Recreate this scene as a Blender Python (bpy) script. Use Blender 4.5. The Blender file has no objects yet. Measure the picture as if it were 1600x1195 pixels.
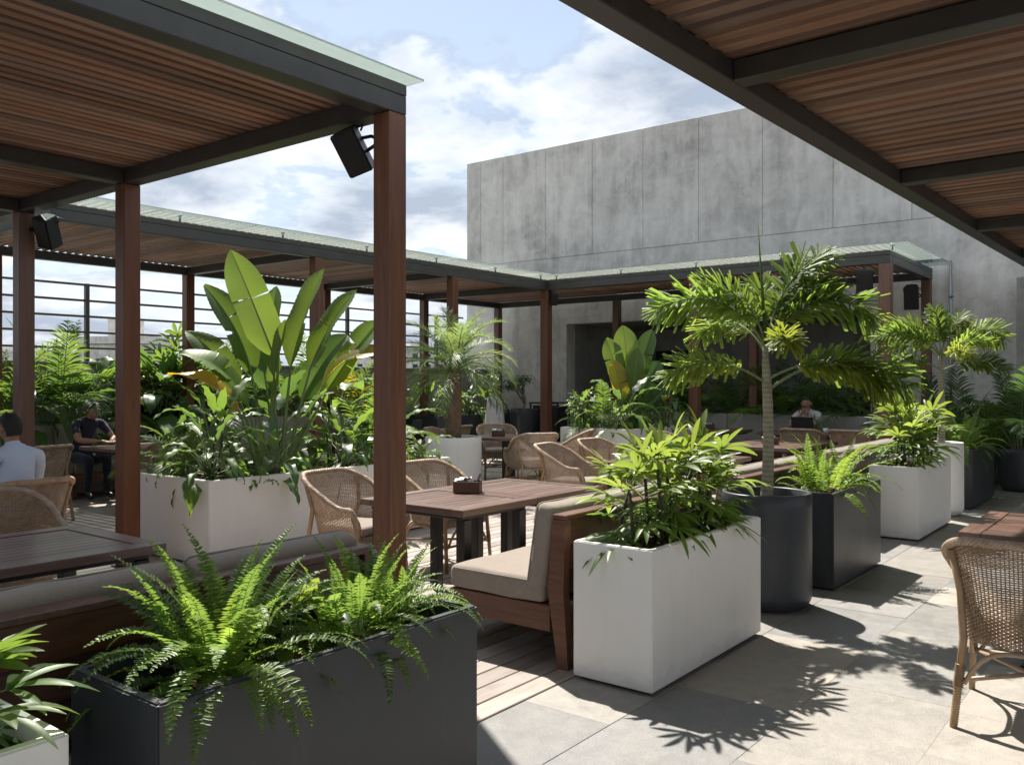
import bpy, bmesh, math, random
from mathutils import Vector, Matrix, Euler, noise as mnoise
random.seed(11)
S = bpy.context.scene
COL = S.collection
R = math.radians
PI = math.pi

# ------------------------------------------------------------------ camera, sky, sun, exposure
TH = 37.9
cam = bpy.data.objects.new('camera', bpy.data.cameras.new('camera'))
COL.objects.link(cam)
cam.location = (0, 0, 1.576)
cam.rotation_euler = (R(90), 0, R(TH))
cam.data.sensor_width = 36
cam.data.lens = 36 * 1362 / 1600
cam.data.clip_start = 0.05
cam.data.clip_end = 6000
S.camera = cam

SUN_TO = Vector((-0.55, 0.35, 1.0)).normalized()          # from the ground towards the sun
EL = math.asin(SUN_TO.z)
ROT = math.atan2(SUN_TO.x, SUN_TO.y)

def nd(nt, typ, ins=None, **props):
    n = nt.nodes.new(typ)
    for k, v in props.items():
        setattr(n, k, v)
    for k, v in (ins or {}).items():
        if isinstance(v, bpy.types.NodeSocket):
            nt.links.new(v, n.inputs[k])
        else:
            n.inputs[k].default_value = v
    return n

def mth(nt, op, a, b=None, c=None, clamp=False):
    n = nt.nodes.new('ShaderNodeMath'); n.operation = op; n.use_clamp = clamp
    for i, v in enumerate((a, b, c)):
        if v is None: continue
        if isinstance(v, bpy.types.NodeSocket): nt.links.new(v, n.inputs[i])
        else: n.inputs[i].default_value = v
    return n.outputs[0]

def vmth(nt, op, a, b=None, scale=None):
    n = nt.nodes.new('ShaderNodeVectorMath'); n.operation = op
    for i, v in enumerate((a, b)):
        if v is None: continue
        if isinstance(v, bpy.types.NodeSocket): nt.links.new(v, n.inputs[i])
        else: n.inputs[i].default_value = v
    if scale is not None:
        if isinstance(scale, bpy.types.NodeSocket): nt.links.new(scale, n.inputs['Scale'])
        else: n.inputs['Scale'].default_value = scale
    return n.outputs['Vector']

def ramp(nt, fac, stops, interp='LINEAR'):
    n = nt.nodes.new('ShaderNodeValToRGB'); nt.links.new(fac, n.inputs[0])
    cr = n.color_ramp; cr.interpolation = interp
    while len(cr.elements) < len(stops): cr.elements.new(0.5)
    for e, (p, c) in zip(cr.elements, stops):
        e.position = p
        e.color = (c, c, c, 1) if isinstance(c, (int, float)) else (*c[:3], 1)
    return n.outputs[0]

def mixc(nt, fac, a, b, blend='MIX'):
    n = nt.nodes.new('ShaderNodeMix'); n.data_type = 'RGBA'; n.blend_type = blend
    for s, v in ((n.inputs[0], fac), (n.inputs[6], a), (n.inputs[7], b)):
        if isinstance(v, bpy.types.NodeSocket): nt.links.new(v, s)
        elif isinstance(v, (int, float)): s.default_value = v
        else: s.default_value = (*v[:3], 1)
    return n.outputs[2]

def noise(nt, vec, scale, detail=4, rough=0.55, dist=0.0):
    n = nd(nt, 'ShaderNodeTexNoise', {'Scale': scale, 'Detail': detail, 'Roughness': rough, 'Distortion': dist})
    nt.links.new(vec, n.inputs['Vector'])
    return n.outputs[0]

W = bpy.data.worlds.new('World'); S.world = W; W.use_nodes = True
wt = W.node_tree; wt.nodes.clear()
sky = nd(wt, 'ShaderNodeTexSky', sky_type='NISHITA', sun_disc=False, sun_elevation=EL, sun_rotation=ROT,
         altitude=100, air_density=1.0, dust_density=0.7, ozone_density=1.2)
d = nd(wt, 'ShaderNodeTexCoord').outputs['Generated']
sep = nd(wt, 'ShaderNodeSeparateXYZ'); wt.links.new(d, sep.inputs[0])
CLOUD_AT = (15.1, 6.7, 0.0)
zz = mth(wt, 'ADD', mth(wt, 'MAXIMUM', sep.outputs[2], 0.0), 0.22)
flat = nd(wt, 'ShaderNodeCombineXYZ', {0: mth(wt, 'DIVIDE', sep.outputs[0], zz), 1: mth(wt, 'DIVIDE', sep.outputs[1], zz), 2: 0.0}).outputs[0]
flat = vmth(wt, 'ADD', flat, CLOUD_AT)
n1 = noise(wt, flat, 1.75, 12, 0.56, 0.12)
n2 = noise(wt, vmth(wt, 'ADD', flat, (-0.10, 0.055, 0.0)), 1.75, 12, 0.56, 0.12)
n3 = noise(wt, vmth(wt, 'ADD', flat, (7.1, 3.3, 0.0)), 0.62, 2, 0.5)
cov = mth(wt, 'ADD', mth(wt, 'MULTIPLY', n1, 0.70), mth(wt, 'MULTIPLY', n3, 0.35))
mask = ramp(wt, cov, [(0.455, 0.0), (0.490, 0.55), (0.545, 1.0)], 'LINEAR')
edge = ramp(wt, cov, [(0.470, 0.0), (0.500, 1.0), (0.55, 0.40), (0.62, 0.0)])
lit = mth(wt, 'MULTIPLY_ADD', mth(wt, 'SUBTRACT', n1, n2), 5.0, 0.10)
shade = mth(wt, 'ADD', mth(wt, 'MULTIPLY', lit, 0.75), mth(wt, 'MULTIPLY', edge, 0.48), clamp=True)
cloud = mixc(wt, shade, (1.95, 2.25, 2.75), (5.6, 5.6, 5.6))
hz = ramp(wt, sep.outputs[2], [(0.0, 0.90), (0.18, 0.50), (0.5, 0.25)])
base = mixc(wt, hz, vmth(wt, 'MULTIPLY', sky.outputs[0], (0.64, 0.62, 0.58)), (3.5, 3.9, 4.3))
skyc = mixc(wt, mth(wt, 'MULTIPLY', mask, 0.93), base, cloud)
bg = nd(wt, 'ShaderNodeBackground', {'Color': skyc, 'Strength': 0.117})
wo = nd(wt, 'ShaderNodeOutputWorld', {'Surface': bg.outputs[0]})
W.cycles.sampling_method = 'MANUAL'; W.cycles.sample_map_resolution = 512

sun = bpy.data.objects.new('sun', bpy.data.lights.new('sun', 'SUN'))
COL.objects.link(sun)
sun.data.energy = 4.3
sun.data.angle = R(0.8)
sun.data.color = (1.0, 0.94, 0.86)
sun.rotation_euler = (-SUN_TO).to_track_quat('-Z', 'Y').to_euler()
sun.location = (-6, 4, 12)

S.view_settings.view_transform = 'Standard'
S.view_settings.look = 'None'
S.view_settings.exposure = 1.12
S.view_settings.gamma = 1.0
S.view_settings.use_curve_mapping = False
S.render.engine = 'CYCLES'
S.cycles.max_bounces = 8
S.cycles.transparent_max_bounces = 16
S.cycles.caustics_reflective = False
S.cycles.caustics_refractive = False
S.cycles.sample_clamp_indirect = 6
S.cycles.use_denoising = True

# ------------------------------------------------------------------ object helpers
def put(name, mesh, parent=None, loc=(0, 0, 0), rot=(0, 0, 0), scale=(1, 1, 1), mat=None):
    o = bpy.data.objects.new(name, mesh)
    COL.objects.link(o)
    if parent is not None: o.parent = parent
    o.location = loc
    o.rotation_euler = rot
    o.scale = scale if not isinstance(scale, (int, float)) else (scale,) * 3
    return o

def tag(o, label=None, cat=None, group=None, kind=None):
    if label: o['label'] = label
    if cat: o['category'] = cat
    if group: o['group'] = group
    if kind: o['kind'] = kind
    return o

def thing(name, label, cat, loc=(0, 0, 0), rz=0.0, group=None):
    o = put(name, None, None, loc, (0, 0, rz))
    o.empty_display_size = 0.2
    return tag(o, label, cat, group)

def copy_tree(o, parent=None):
    c = o.copy(); COL.objects.link(c)
    if parent is not None: c.parent = parent
    for ch in list(o.children): copy_tree(ch, c)
    return c

class MB:
    def __init__(s): s.v = []; s.f = []; s.m = []; s.sm = []
    def add(s, vs, fs, mi=0, smooth=False):
        b = len(s.v)
        s.v.extend([tuple(p) for p in vs])
        for f in fs:
            s.f.append([b + i for i in f]); s.m.append(mi); s.sm.append(smooth)
    def box(s, x0, x1, y0, y1, z0, z1, mi=0, M=None):
        vs = [Vector((x, y, z)) for z in (z0, z1) for y in (y0, y1) for x in (x0, x1)]
        if M is not None: vs = [M @ p for p in vs]
        s.add(vs, [(0, 2, 3, 1), (4, 5, 7, 6), (0, 1, 5, 4), (2, 6, 7, 3), (0, 4, 6, 2), (1, 3, 7, 5)], mi)
    def cbox(s, x0, x1, y0, y1, z0, z1, c=0.004, mi=0, M=None):
        lo = (x0, y0, z0); hi = (x1, y1, z1)
        idx = {}; vs = []
        for sx in (0, 1):
            for sy in (0, 1):
                for sz in (0, 1):
                    sg = (sx, sy, sz)
                    for ax in range(3):
                        p = []
                        for k in range(3):
                            base = hi[k] if sg[k] else lo[k]
                            if k != ax: base += -c if sg[k] else c
                            p.append(base)
                        idx[(sx, sy, sz, ax)] = len(vs); vs.append(Vector(p))
        fs = []
        for ax in range(3):
            o1, o2 = (ax + 1) % 3, (ax + 2) % 3
            for sgn in (0, 1):
                q = []
                for a, b in ((0, 0), (1, 0), (1, 1), (0, 1)):
                    sg = [0, 0, 0]; sg[ax] = sgn; sg[o1] = a; sg[o2] = b
                    q.append(idx[(*sg, ax)])
                fs.append(q if sgn else q[::-1])
        for ax in range(3):                 # edges running along ax
            o1, o2 = (ax + 1) % 3, (ax + 2) % 3
            for a in (0, 1):
                for b in (0, 1):
                    sg0 = [0, 0, 0]; sg0[o1] = a; sg0[o2] = b
                    sg1 = list(sg0); sg1[ax] = 1
                    q = [idx[(*sg0, o1)], idx[(*sg0, o2)], idx[(*sg1, o2)], idx[(*sg1, o1)]]
                    fs.append(q if a == b else q[::-1])
        for sx in (0, 1):
            for sy in (0, 1):
                for sz in (0, 1):
                    t = [idx[(sx, sy, sz, k)] for k in range(3)]
                    fs.append(t if (sx + sy + sz) % 2 == 1 else t[::-1])
        if M is not None: vs = [M @ p for p in vs]
        s.add(vs, fs, mi)
    def tube(s, pts, rad, n=8, mi=0, cap=True, smooth=True, flat=1.0):
        pts = [Vector(p) for p in pts]
        if isinstance(rad, (int, float)): rad = [rad] * len(pts)
        t0 = (pts[1] - pts[0]).normalized()
        up = Vector((0, 0, 1)) if abs(t0.z) < 0.9 else Vector((1, 0, 0))
        a = t0.cross(up).normalized()
        vs = []
        for i, p in enumerate(pts):
            t = (pts[min(i + 1, len(pts) - 1)] - pts[max(i - 1, 0)])
            if t.length < 1e-9: t = t0
            t.normalize()
            a = (a - t * a.dot(t))
            if a.length < 1e-6: a = t.orthogonal()
            a.normalize(); b = t.cross(a)
            for k in range(n):
                g = 2 * PI * k / n
                vs.append(p + a * (math.cos(g) * rad[i]) + b * (math.sin(g) * rad[i] * flat))
        fs = [(i * n + k, i * n + (k + 1) % n, (i + 1) * n + (k + 1) % n, (i + 1) * n + k) for i in range(len(pts) - 1) for k in range(n)]
        if cap:
            fs.append(tuple(range(n - 1, -1, -1))); L = (len(pts) - 1) * n
            fs.append(tuple(range(L, L + n)))
        s.add(vs, fs, mi, smooth)
    def lathe(s, prof, n=48, c=(0, 0, 0), mi=0, smooth=True):
        vs = [Vector((c[0] + r * math.cos(2 * PI * k / n), c[1] + r * math.sin(2 * PI * k / n), c[2] + z)) for r, z in prof for k in range(n)]
        fs = [(i * n + k, i * n + (k + 1) % n, (i + 1) * n + (k + 1) % n, (i + 1) * n + k) for i in range(len(prof) - 1) for k in range(n)]
        s.add(vs, fs, mi, smooth)
    def strip(s, pts, wid, up, fold=0.15, mi=0, smooth=True):
        """a leaf blade: three points across at every station, folded up along its midrib"""
        vs = []
        n = len(pts)
        for i, p in enumerate(pts):
            t = (pts[min(i + 1, n - 1)] - pts[max(i - 1, 0)]).normalized()
            sd = t.cross(up)
            if sd.length < 1e-5: sd = t.orthogonal()
            sd.normalize(); u = sd.cross(t).normalized()
            h = wid[i] * 0.5
            vs += [p - sd * h + u * (h * fold * 2), p, p + sd * h + u * (h * fold * 2)]
        fs = []
        for i in range(n - 1):
            a = i * 3
            fs += [(a, a + 1, a + 4, a + 3), (a + 1, a + 2, a + 5, a + 4)]
        s.add(vs, fs, mi, smooth)
    def mesh(s, name, mats):
        me = bpy.data.meshes.new(name)
        me.from_pydata(s.v, [], s.f)
        for m in (mats if isinstance(mats, (list, tuple)) else [mats]): me.materials.append(m)
        me.polygons.foreach_set('material_index', s.m)
        me.polygons.foreach_set('use_smooth', s.sm)
        me.update()
        return me

def box_mesh(name, sx, sy, sz, mat, c=0.004, centred=True):
    """long side along local x; origin at the middle of the piece"""
    b = MB(); b.cbox(-sx / 2, sx / 2, -sy / 2, sy / 2, -sz / 2, sz / 2, c)
    return b.mesh(name, mat)

def soft_box(name, sx, sy, sz, r, mat, seg=4, puff=0.0):
    """a cushion: rounded box with a slightly domed top"""
    bm = bmesh.new()
    bmesh.ops.create_cube(bm, size=1.0)
    for v in bm.verts: v.co = Vector((v.co.x * sx, v.co.y * sy, v.co.z * sz))
    bmesh.ops.bevel(bm, geom=bm.edges[:], offset=r, segments=seg, profile=0.5, affect='EDGES')
    bmesh.ops.subdivide_edges(bm, edges=[e for e in bm.edges if e.calc_length() > 0.25], cuts=5, use_grid_fill=True)
    for v in bm.verts:
        k = max(0, 1 - (2 * v.co.x / sx) ** 4) * max(0, 1 - (2 * v.co.y / sy) ** 4)
        if v.co.z > 0: v.co.z += puff * k
        w = mnoise.noise(v.co * 6 + Vector((sx * 7, 3, 1))) * 0.007 + mnoise.noise(Vector((v.co.x * 22, v.co.y * 9, v.co.z * 14 + sy))) * 0.0022
        v.co += v.normal * w
    for f in bm.faces: f.smooth = True
    me = bpy.data.meshes.new(name); bm.to_mesh(me); bm.free(); me.materials.append(mat)
    return me

# ------------------------------------------------------------------ materials
def newmat(name):
    m = bpy.data.materials.new(name); m.use_nodes = True
    nt = m.node_tree; nt.nodes.clear()
    out = nt.nodes.new('ShaderNodeOutputMaterial')
    p = nt.nodes.new('ShaderNodeBsdfPrincipled')
    nt.links.new(p.outputs[0], out.inputs[0])
    return m, nt, p, out

def ocoord(nt, spread=30.0):
    tc = nd(nt, 'ShaderNodeTexCoord'); oi = nd(nt, 'ShaderNodeObjectInfo')
    off = nd(nt, 'ShaderNodeCombineXYZ', {0: mth(nt, 'MULTIPLY', oi.outputs['Random'], spread), 1: mth(nt, 'MULTIPLY', oi.outputs['Random'], spread * 2.3), 2: mth(nt, 'MULTIPLY', oi.outputs['Random'], spread * 0.7)}).outputs[0]
    return vmth(nt, 'ADD', tc.outputs['Object'], off), oi.outputs['Random'], tc

def bump(nt, p, h, strength=0.3, dist=0.01):
    b = nd(nt, 'ShaderNodeBump', {'Height': h, 'Strength': strength, 'Distance': dist})
    nt.links.new(b.outputs[0], p.inputs['Normal'])

def wood(name, c1, c2, rough=0.5, var=0.25, grain=(1.1, 16, 16), worn=None, bmp=0.25, coat=0.0):
    m, nt, p, out = newmat(name)
    v, rnd, tc = ocoord(nt)
    g = noise(nt, vmth(nt, 'MULTIPLY', v, grain), 2.2, 8, 0.62, 0.7)
    fine = noise(nt, vmth(nt, 'MULTIPLY', v, (grain[0] * 3, grain[1] * 7, grain[2] * 7)), 2.0, 3, 0.5)
    col = ramp(nt, g, [(0.30, c1), (0.68, c2)])
    if worn:
        col = mixc(nt, ramp(nt, noise(nt, v, 2.4, 6, 0.65), [(0.42, 0.0), (0.68, 0.75)]), col, worn)
    val = mth(nt, 'ADD', mth(nt, 'MULTIPLY', rnd, 2 * var), 1 - var)
    val = mth(nt, 'MULTIPLY', val, mth(nt, 'ADD', mth(nt, 'MULTIPLY', fine, 0.4), 0.8))
    hs = nd(nt, 'ShaderNodeHueSaturation', {'Color': col, 'Value': val, 'Saturation': mth(nt, 'ADD', mth(nt, 'MULTIPLY', mth(nt, 'FRACT', mth(nt, 'MULTIPLY', rnd, 7.3)), 0.3), 0.85)})
    nt.links.new(hs.outputs[0], p.inputs['Base Color'])
    nt.links.new(mth(nt, 'ADD', mth(nt, 'MULTIPLY', g, 0.25), rough - 0.12), p.inputs['Roughness'])
    if coat: p.inputs['Coat Weight'].default_value = coat; p.inputs['Coat Roughness'].default_value = 0.25
    bump(nt, p, mth(nt, 'ADD', mth(nt, 'MULTIPLY', fine, 0.5), g), bmp, 0.004)
    return m

def plain(name, c, rough=0.5, metal=0.0, var=0.12, scale=6.0, bmp=0.0, spec=0.5, dirt=None):
    m, nt, p, out = newmat(name)
    v, rnd, tc = ocoord(nt)
    n = noise(nt, v, scale, 6, 0.6)
    col = ramp(nt, n, [(0.3, tuple(x * (1 - var) for x in c)), (0.7, tuple(min(1, x * (1 + var)) for x in c))])
    if dirt:
        dn = noise(nt, vmth(nt, 'MULTIPLY', v, (1, 1, 0.35)), 3.2, 9, 0.68, 0.5)
        col = mixc(nt, ramp(nt, dn, [(0.52, 0.0), (0.80, 0.55)]), col, dirt)
    if dirt:
        zz_ = nd(nt, 'ShaderNodeSeparateXYZ'); nt.links.new(tc.outputs['Object'], zz_.inputs[0])
        sp = mth(nt, 'SUBTRACT', mth(nt, 'MULTIPLY', noise(nt, vmth(nt, 'MULTIPLY', v, (1, 1, 2)), 9, 8, 0.7), 0.26), zz_.outputs[2])
        col = mixc(nt, ramp(nt, sp, [(0.02, 0.0), (0.14, 0.6)]), col, tuple(x * 0.72 for x in dirt))
        st = noise(nt, vmth(nt, 'MULTIPLY', v, (14, 14, 0.7)), 1.0, 6, 0.6)
        col = mixc(nt, ramp(nt, st, [(0.56, 0.0), (0.72, 0.16)]), col, tuple(x * 0.8 for x in dirt))
    nt.links.new(col, p.inputs['Base Color'])
    nt.links.new(mth(nt, 'ADD', mth(nt, 'MULTIPLY', n, 0.2), rough - 0.1), p.inputs['Roughness'])
    p.inputs['Metallic'].default_value = metal
    p.inputs['Specular IOR Level'].default_value = spec
    if bmp: bump(nt, p, noise(nt, v, scale * 22, 4, 0.6), bmp, 0.003)
    return m

def leafmat(name, c1, c2, tip=None, rough=0.42, trans=0.42, tcol=(0.30, 0.42, 0.05), var=0.3):
    m, nt, p, out = newmat(name)
    v, rnd, tc = ocoord(nt, 17.0)
    n = noise(nt, v, 5.0, 4, 0.6)
    f = mth(nt, 'ADD', mth(nt, 'MULTIPLY', rnd, 0.6), mth(nt, 'MULTIPLY', n, 0.5))
    col = ramp(nt, f, [(0.25, c1), (0.8, c2)])
    if tip:
        col = mixc(nt, ramp(nt, noise(nt, v, 3.1, 5, 0.6), [(0.52, 0.0), (0.66, 1.0)]), col, tip)
    hs = nd(nt, 'ShaderNodeHueSaturation', {'Color': col, 'Value': mth(nt, 'ADD', mth(nt, 'MULTIPLY', mth(nt, 'FRACT', mth(nt, 'MULTIPLY', rnd, 5.7)), 2 * var), 1 - var)})
    nt.links.new(hs.outputs[0], p.inputs['Base Color'])
    p.inputs['Roughness'].default_value = rough
    p.inputs['Specular IOR Level'].default_value = 0.45
    t = nd(nt, 'ShaderNodeBsdfTranslucent')
    tc2 = mixc(nt, 0.6, vmth(nt, 'SCALE', hs.outputs[0], scale=3.0), tcol)
    nt.links.new(tc2, t.inputs[0])
    mx = nd(nt, 'ShaderNodeMixShader', {0: trans, 1: p.outputs[0], 2: t.outputs[0]})
    nt.links.new(mx.outputs[0], out.inputs[0])
    bump(nt, p, noise(nt, vmth(nt, 'MULTIPLY', v, (1, 1, 1)), 40, 2, 0.5), 0.15, 0.002)
    return m

def fabric(name, c, var=0.15):
    m, nt, p, out = newmat(name)
    v, rnd, tc = ocoord(nt, 3.0)
    n = noise(nt, v, 5, 5, 0.6)
    a = noise(nt, vmth(nt, 'MULTIPLY', v, (30, 420, 30)), 1.0, 2, 0.5)
    b = noise(nt, vmth(nt, 'MULTIPLY', v, (420, 30, 420)), 1.0, 2, 0.5)
    w = mth(nt, 'ADD', a, b)
    col = ramp(nt, mth(nt, 'ADD', mth(nt, 'MULTIPLY', n, 0.35), mth(nt, 'MULTIPLY', w, 0.33)), [(0.3, tuple(x * (1 - var * 1.6) for x in c)), (0.72, tuple(x * (1 + var) for x in c))])
    nt.links.new(col, p.inputs['Base Color'])
    p.inputs['Roughness'].default_value = 0.9
    p.inputs['Specular IOR Level'].default_value = 0.2
    p.inputs['Sheen Weight'].default_value = 0.25
    bump(nt, p, w, 0.35, 0.002)
    return m

def concrete(name, c, streak=0.5, fine=True, warm=(0.30, 0.28, 0.24)):
    m, nt, p, out = newmat(name)
    geo = nd(nt, 'ShaderNodeNewGeometry').outputs['Position']
    oi = nd(nt, 'ShaderNodeObjectInfo').outputs['Random']
    n1 = noise(nt, geo, 0.9, 9, 0.62, 0.4)
    n2 = noise(nt, vmth(nt, 'MULTIPLY', geo, (3.2, 3.2, 0.32)), 1.0, 8, 0.65, 0.3)
    n3 = noise(nt, geo, 4.5, 8, 0.68, 0.6)
    n4 = noise(nt, geo, 60, 3, 0.6)
    f = mth(nt, 'ADD', mth(nt, 'MULTIPLY', n1, 0.42), mth(nt, 'ADD', mth(nt, 'MULTIPLY', n2, 0.34), mth(nt, 'MULTIPLY', n3, 0.24)))
    col = ramp(nt, f, [(0.39, tuple(x * 0.64 for x in c)), (0.495, c), (0.59, tuple(x * 1.22 for x in c))])
    col = mixc(nt, ramp(nt, noise(nt, vmth(nt, 'MULTIPLY', geo, (1, 1, 0.5)), 1.7, 8, 0.7, 0.8), [(0.50, 0.0), (0.72, streak)]), col, warm)
    col = mixc(nt, ramp(nt, noise(nt, vmth(nt, 'MULTIPLY', geo, (0.5, 0.5, 2.4)), 1.3, 6, 0.6, 0.3), [(0.55, 0.0), (0.75, 0.35)]), col, tuple(x * 1.35 for x in c))
    val = mth(nt, 'ADD', mth(nt, 'MULTIPLY', oi, 0.10), mth(nt, 'ADD', mth(nt, 'MULTIPLY', n4, 0.14), 0.88))
    hs = nd(nt, 'ShaderNodeHueSaturation', {'Color': col, 'Value': val})
    nt.links.new(hs.outputs[0], p.inputs['Base Color'])
    p.inputs['Roughness'].default_value = 0.85
    p.inputs['Specular IOR Level'].default_value = 0.25
    bump(nt, p, mth(nt, 'ADD', n4, mth(nt, 'MULTIPLY', n3, 2.0)), 0.25, 0.01)
    return m

def stone(name):
    m, nt, p, out = newmat(name)
    v, rnd, tc = ocoord(nt, 40.0)
    n1 = noise(nt, v, 2.2, 9, 0.65, 0.5)
    n2 = noise(nt, v, 11, 8, 0.7, 0.3)
    n3 = noise(nt, v, 120, 3, 0.6)
    r2 = mth(nt, 'FRACT', mth(nt, 'MULTIPLY', rnd, 9.7))
    base = mixc(nt, ramp(nt, mth(nt, 'ADD', mth(nt, 'MULTIPLY', r2, 0.6), mth(nt, 'MULTIPLY', n1, 0.6)), [(0.3, 0.0), (0.8, 1.0)]), (0.205, 0.206, 0.203), (0.310, 0.286, 0.250))
    mot = mth(nt, 'ADD', mth(nt, 'MULTIPLY', n2, 0.75), mth(nt, 'MULTIPLY', n3, 0.55))
    val = mth(nt, 'ADD', mth(nt, 'MULTIPLY', rnd, 0.34), mth(nt, 'ADD', mth(nt, 'MULTIPLY', mot, 0.95), 0.32))
    stn = ramp(nt, noise(nt, v, 1.3, 7, 0.7, 1.0), [(0.54, 0.0), (0.7, 0.45)])
    col = mixc(nt, stn, base, (0.13, 0.125, 0.115))
    hs = nd(nt, 'ShaderNodeHueSaturation', {'Color': col, 'Value': val})
    nt.links.new(hs.outputs[0], p.inputs['Base Color'])
    nt.links.new(mth(nt, 'ADD', mth(nt, 'MULTIPLY', n2, 0.3), 0.42), p.inputs['Roughness'])
    p.inputs['Specular IOR Level'].default_value = 0.4
    bump(nt, p, mth(nt, 'ADD', mth(nt, 'MULTIPLY', n3, 0.9), n2), 0.55, 0.006)
    return m

def glassmat():
    m, nt, p, out = newmat('milky_glass')
    g = nd(nt, 'ShaderNodeNewGeometry').outputs['Position']
    n = noise(nt, g, 3.0, 7, 0.65, 0.4)
    tr = nd(nt, 'ShaderNodeBsdfTransparent', {0: (0.88, 0.94, 0.93, 1)})
    tl = nd(nt, 'ShaderNodeBsdfTranslucent', {0: (0.78, 0.88, 0.85, 1)})
    gl = nd(nt, 'ShaderNodeBsdfGlossy', {0: (0.9, 0.95, 0.93, 1), 1: 0.08})
    a = nd(nt, 'ShaderNodeMixShader', {0: ramp(nt, n, [(0.2, 0.38), (0.8, 0.46)]), 1: tr.outputs[0], 2: tl.outputs[0]})
    fr = nd(nt, 'ShaderNodeFresnel', {0: 1.45})
    b = nd(nt, 'ShaderNodeMixShader', {0: fr.outputs[0], 1: a.outputs[0], 2: gl.outputs[0]})
    nt.links.new(b.outputs[0], out.inputs[0])
    return m

def bark(name, c1, c2, ring=22.0, bmp=0.5):
    m, nt, p, out = newmat(name)
    v, rnd, tc = ocoord(nt, 5.0)
    wv = nd(nt, 'ShaderNodeTexWave', {'Scale': ring, 'Distortion': 2.0, 'Detail': 3.0, 'Detail Scale': 2.0}, wave_type='BANDS', bands_direction='Z')
    nt.links.new(v, wv.inputs['Vector'])
    n = noise(nt, v, 14, 7, 0.65)
    f = mth(nt, 'ADD', mth(nt, 'MULTIPLY', wv.outputs[1], 0.3), mth(nt, 'MULTIPLY', n, 0.75))
    nt.links.new(ramp(nt, f, [(0.3, c1), (0.75, c2)]), p.inputs['Base Color'])
    p.inputs['Roughness'].default_value = 0.85
    bump(nt, p, f, bmp, 0.01)
    return m

M_GAP_SHADE = wood('gap_shade_wood', (0.040, 0.022, 0.015), (0.070, 0.040, 0.028), 0.7, 0.2)  # dark colour of the added strips, stands in for shade between slats
M_SLAT = wood('slat_wood', (0.235, 0.128, 0.090), (0.370, 0.218, 0.160), 0.55, 0.34, grain=(0.7, 12, 12), bmp=0.15)
M_POST = wood('post_wood', (0.095, 0.038, 0.020), (0.175, 0.074, 0.040), 0.45, 0.16, grain=(0.8, 13, 13))
M_DECK = wood('deck_wood', (0.215, 0.165, 0.135), (0.355, 0.295, 0.250), 0.55, 0.26, worn=(0.37, 0.34, 0.31))
M_TABLE = wood('table_wood', (0.092, 0.050, 0.039), (0.180, 0.105, 0.082), 0.34, 0.28, bmp=0.12, coat=0.15)
M_BENCH = wood('bench_wood', (0.078, 0.035, 0.021), (0.155, 0.072, 0.042), 0.42, 0.14)
M_BOX = wood('box_wood', (0.060, 0.024, 0.016), (0.115, 0.048, 0.030), 0.4, 0.1)
M_METAL = plain('charcoal_metal', (0.050, 0.047, 0.046), 0.42, 0.0, 0.2, 5, 0.0)
M_BLACK = plain('black_metal', (0.012, 0.012, 0.013), 0.38, 0.0, 0.2, 8)
M_RAIL = plain('rail_metal', (0.105, 0.095, 0.092), 0.5)
M_GLASS = glassmat()
M_CLIP = plain('steel_clip', (0.35, 0.36, 0.36), 0.3, 0.9)
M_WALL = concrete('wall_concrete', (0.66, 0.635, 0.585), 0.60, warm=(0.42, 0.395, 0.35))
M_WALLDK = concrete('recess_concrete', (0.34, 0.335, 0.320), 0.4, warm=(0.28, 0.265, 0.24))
M_PARA = concrete('parapet_concrete', (0.33, 0.325, 0.31), 0.4)
M_CITY = concrete('hazed_concrete', (0.58, 0.57, 0.54), 0.3, warm=(0.42, 0.39, 0.34))  # pale concrete, with the haze of distance put into its colour
M_STONE = stone('paving_stone')
M_GROUT = plain('grout', (0.050, 0.046, 0.040), 0.9, bmp=0.3)
M_UNDER = plain('deck_underlay', (0.018, 0.015, 0.013), 0.95)
M_WHITE = plain('white_planter_paint', (0.80, 0.79, 0.765), 0.45, 0, 0.03, 2.5, 0.04, dirt=(0.70, 0.685, 0.65))
M_DARK = plain('charcoal_planter_paint', (0.032, 0.036, 0.043), 0.40, 0, 0.16, 2.2, 0.05, dirt=(0.085, 0.088, 0.090))
M_SOIL = plain('potting_soil', (0.040, 0.024, 0.015), 0.95, 0, 0.6, 40, 0.9)
M_CHIP = plain('bark_chip', (0.16, 0.070, 0.038), 0.9, 0, 0.5, 30, 0.5)
M_TAUPE = fabric('taupe_fabric', (0.285, 0.240, 0.196))
M_GREYF = fabric('grey_fabric', (0.33, 0.310, 0.290))
M_OLIVE = fabric('olive_fabric', (0.185, 0.165, 0.130))
M_CLOTH = fabric('white_cloth', (0.72, 0.72, 0.72), 0.06)
M_PAPER = plain('paper_napkin', (0.78, 0.78, 0.78), 0.8)
M_RATTAN = wood('rattan', (0.275, 0.186, 0.122), (0.460, 0.335, 0.230), 0.5, 0.10, grain=(9, 9, 9), bmp=0.2)
M_CANE = wood('cane_pole', (0.255, 0.165, 0.095), (0.420, 0.290, 0.175), 0.38, 0.10, grain=(3, 3, 3), bmp=0.1)
M_DOOR = plain('blue_door_paint', (0.014, 0.018, 0.032), 0.5)
M_SPK = plain('speaker_plastic', (0.016, 0.017, 0.020), 0.5, bmp=0.1)
M_GRILL = plain('speaker_grille', (0.010, 0.010, 0.012), 0.6, bmp=0.7, scale=20)
L_FERN = leafmat('fern_leaf', (0.050, 0.110, 0.022), (0.130, 0.215, 0.040), trans=0.45, tcol=(0.30, 0.42, 0.06))
L_FERNY = leafmat('young_fern_leaf', (0.110, 0.200, 0.028), (0.185, 0.290, 0.045), trans=0.5, tcol=(0.42, 0.52, 0.06))
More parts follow.
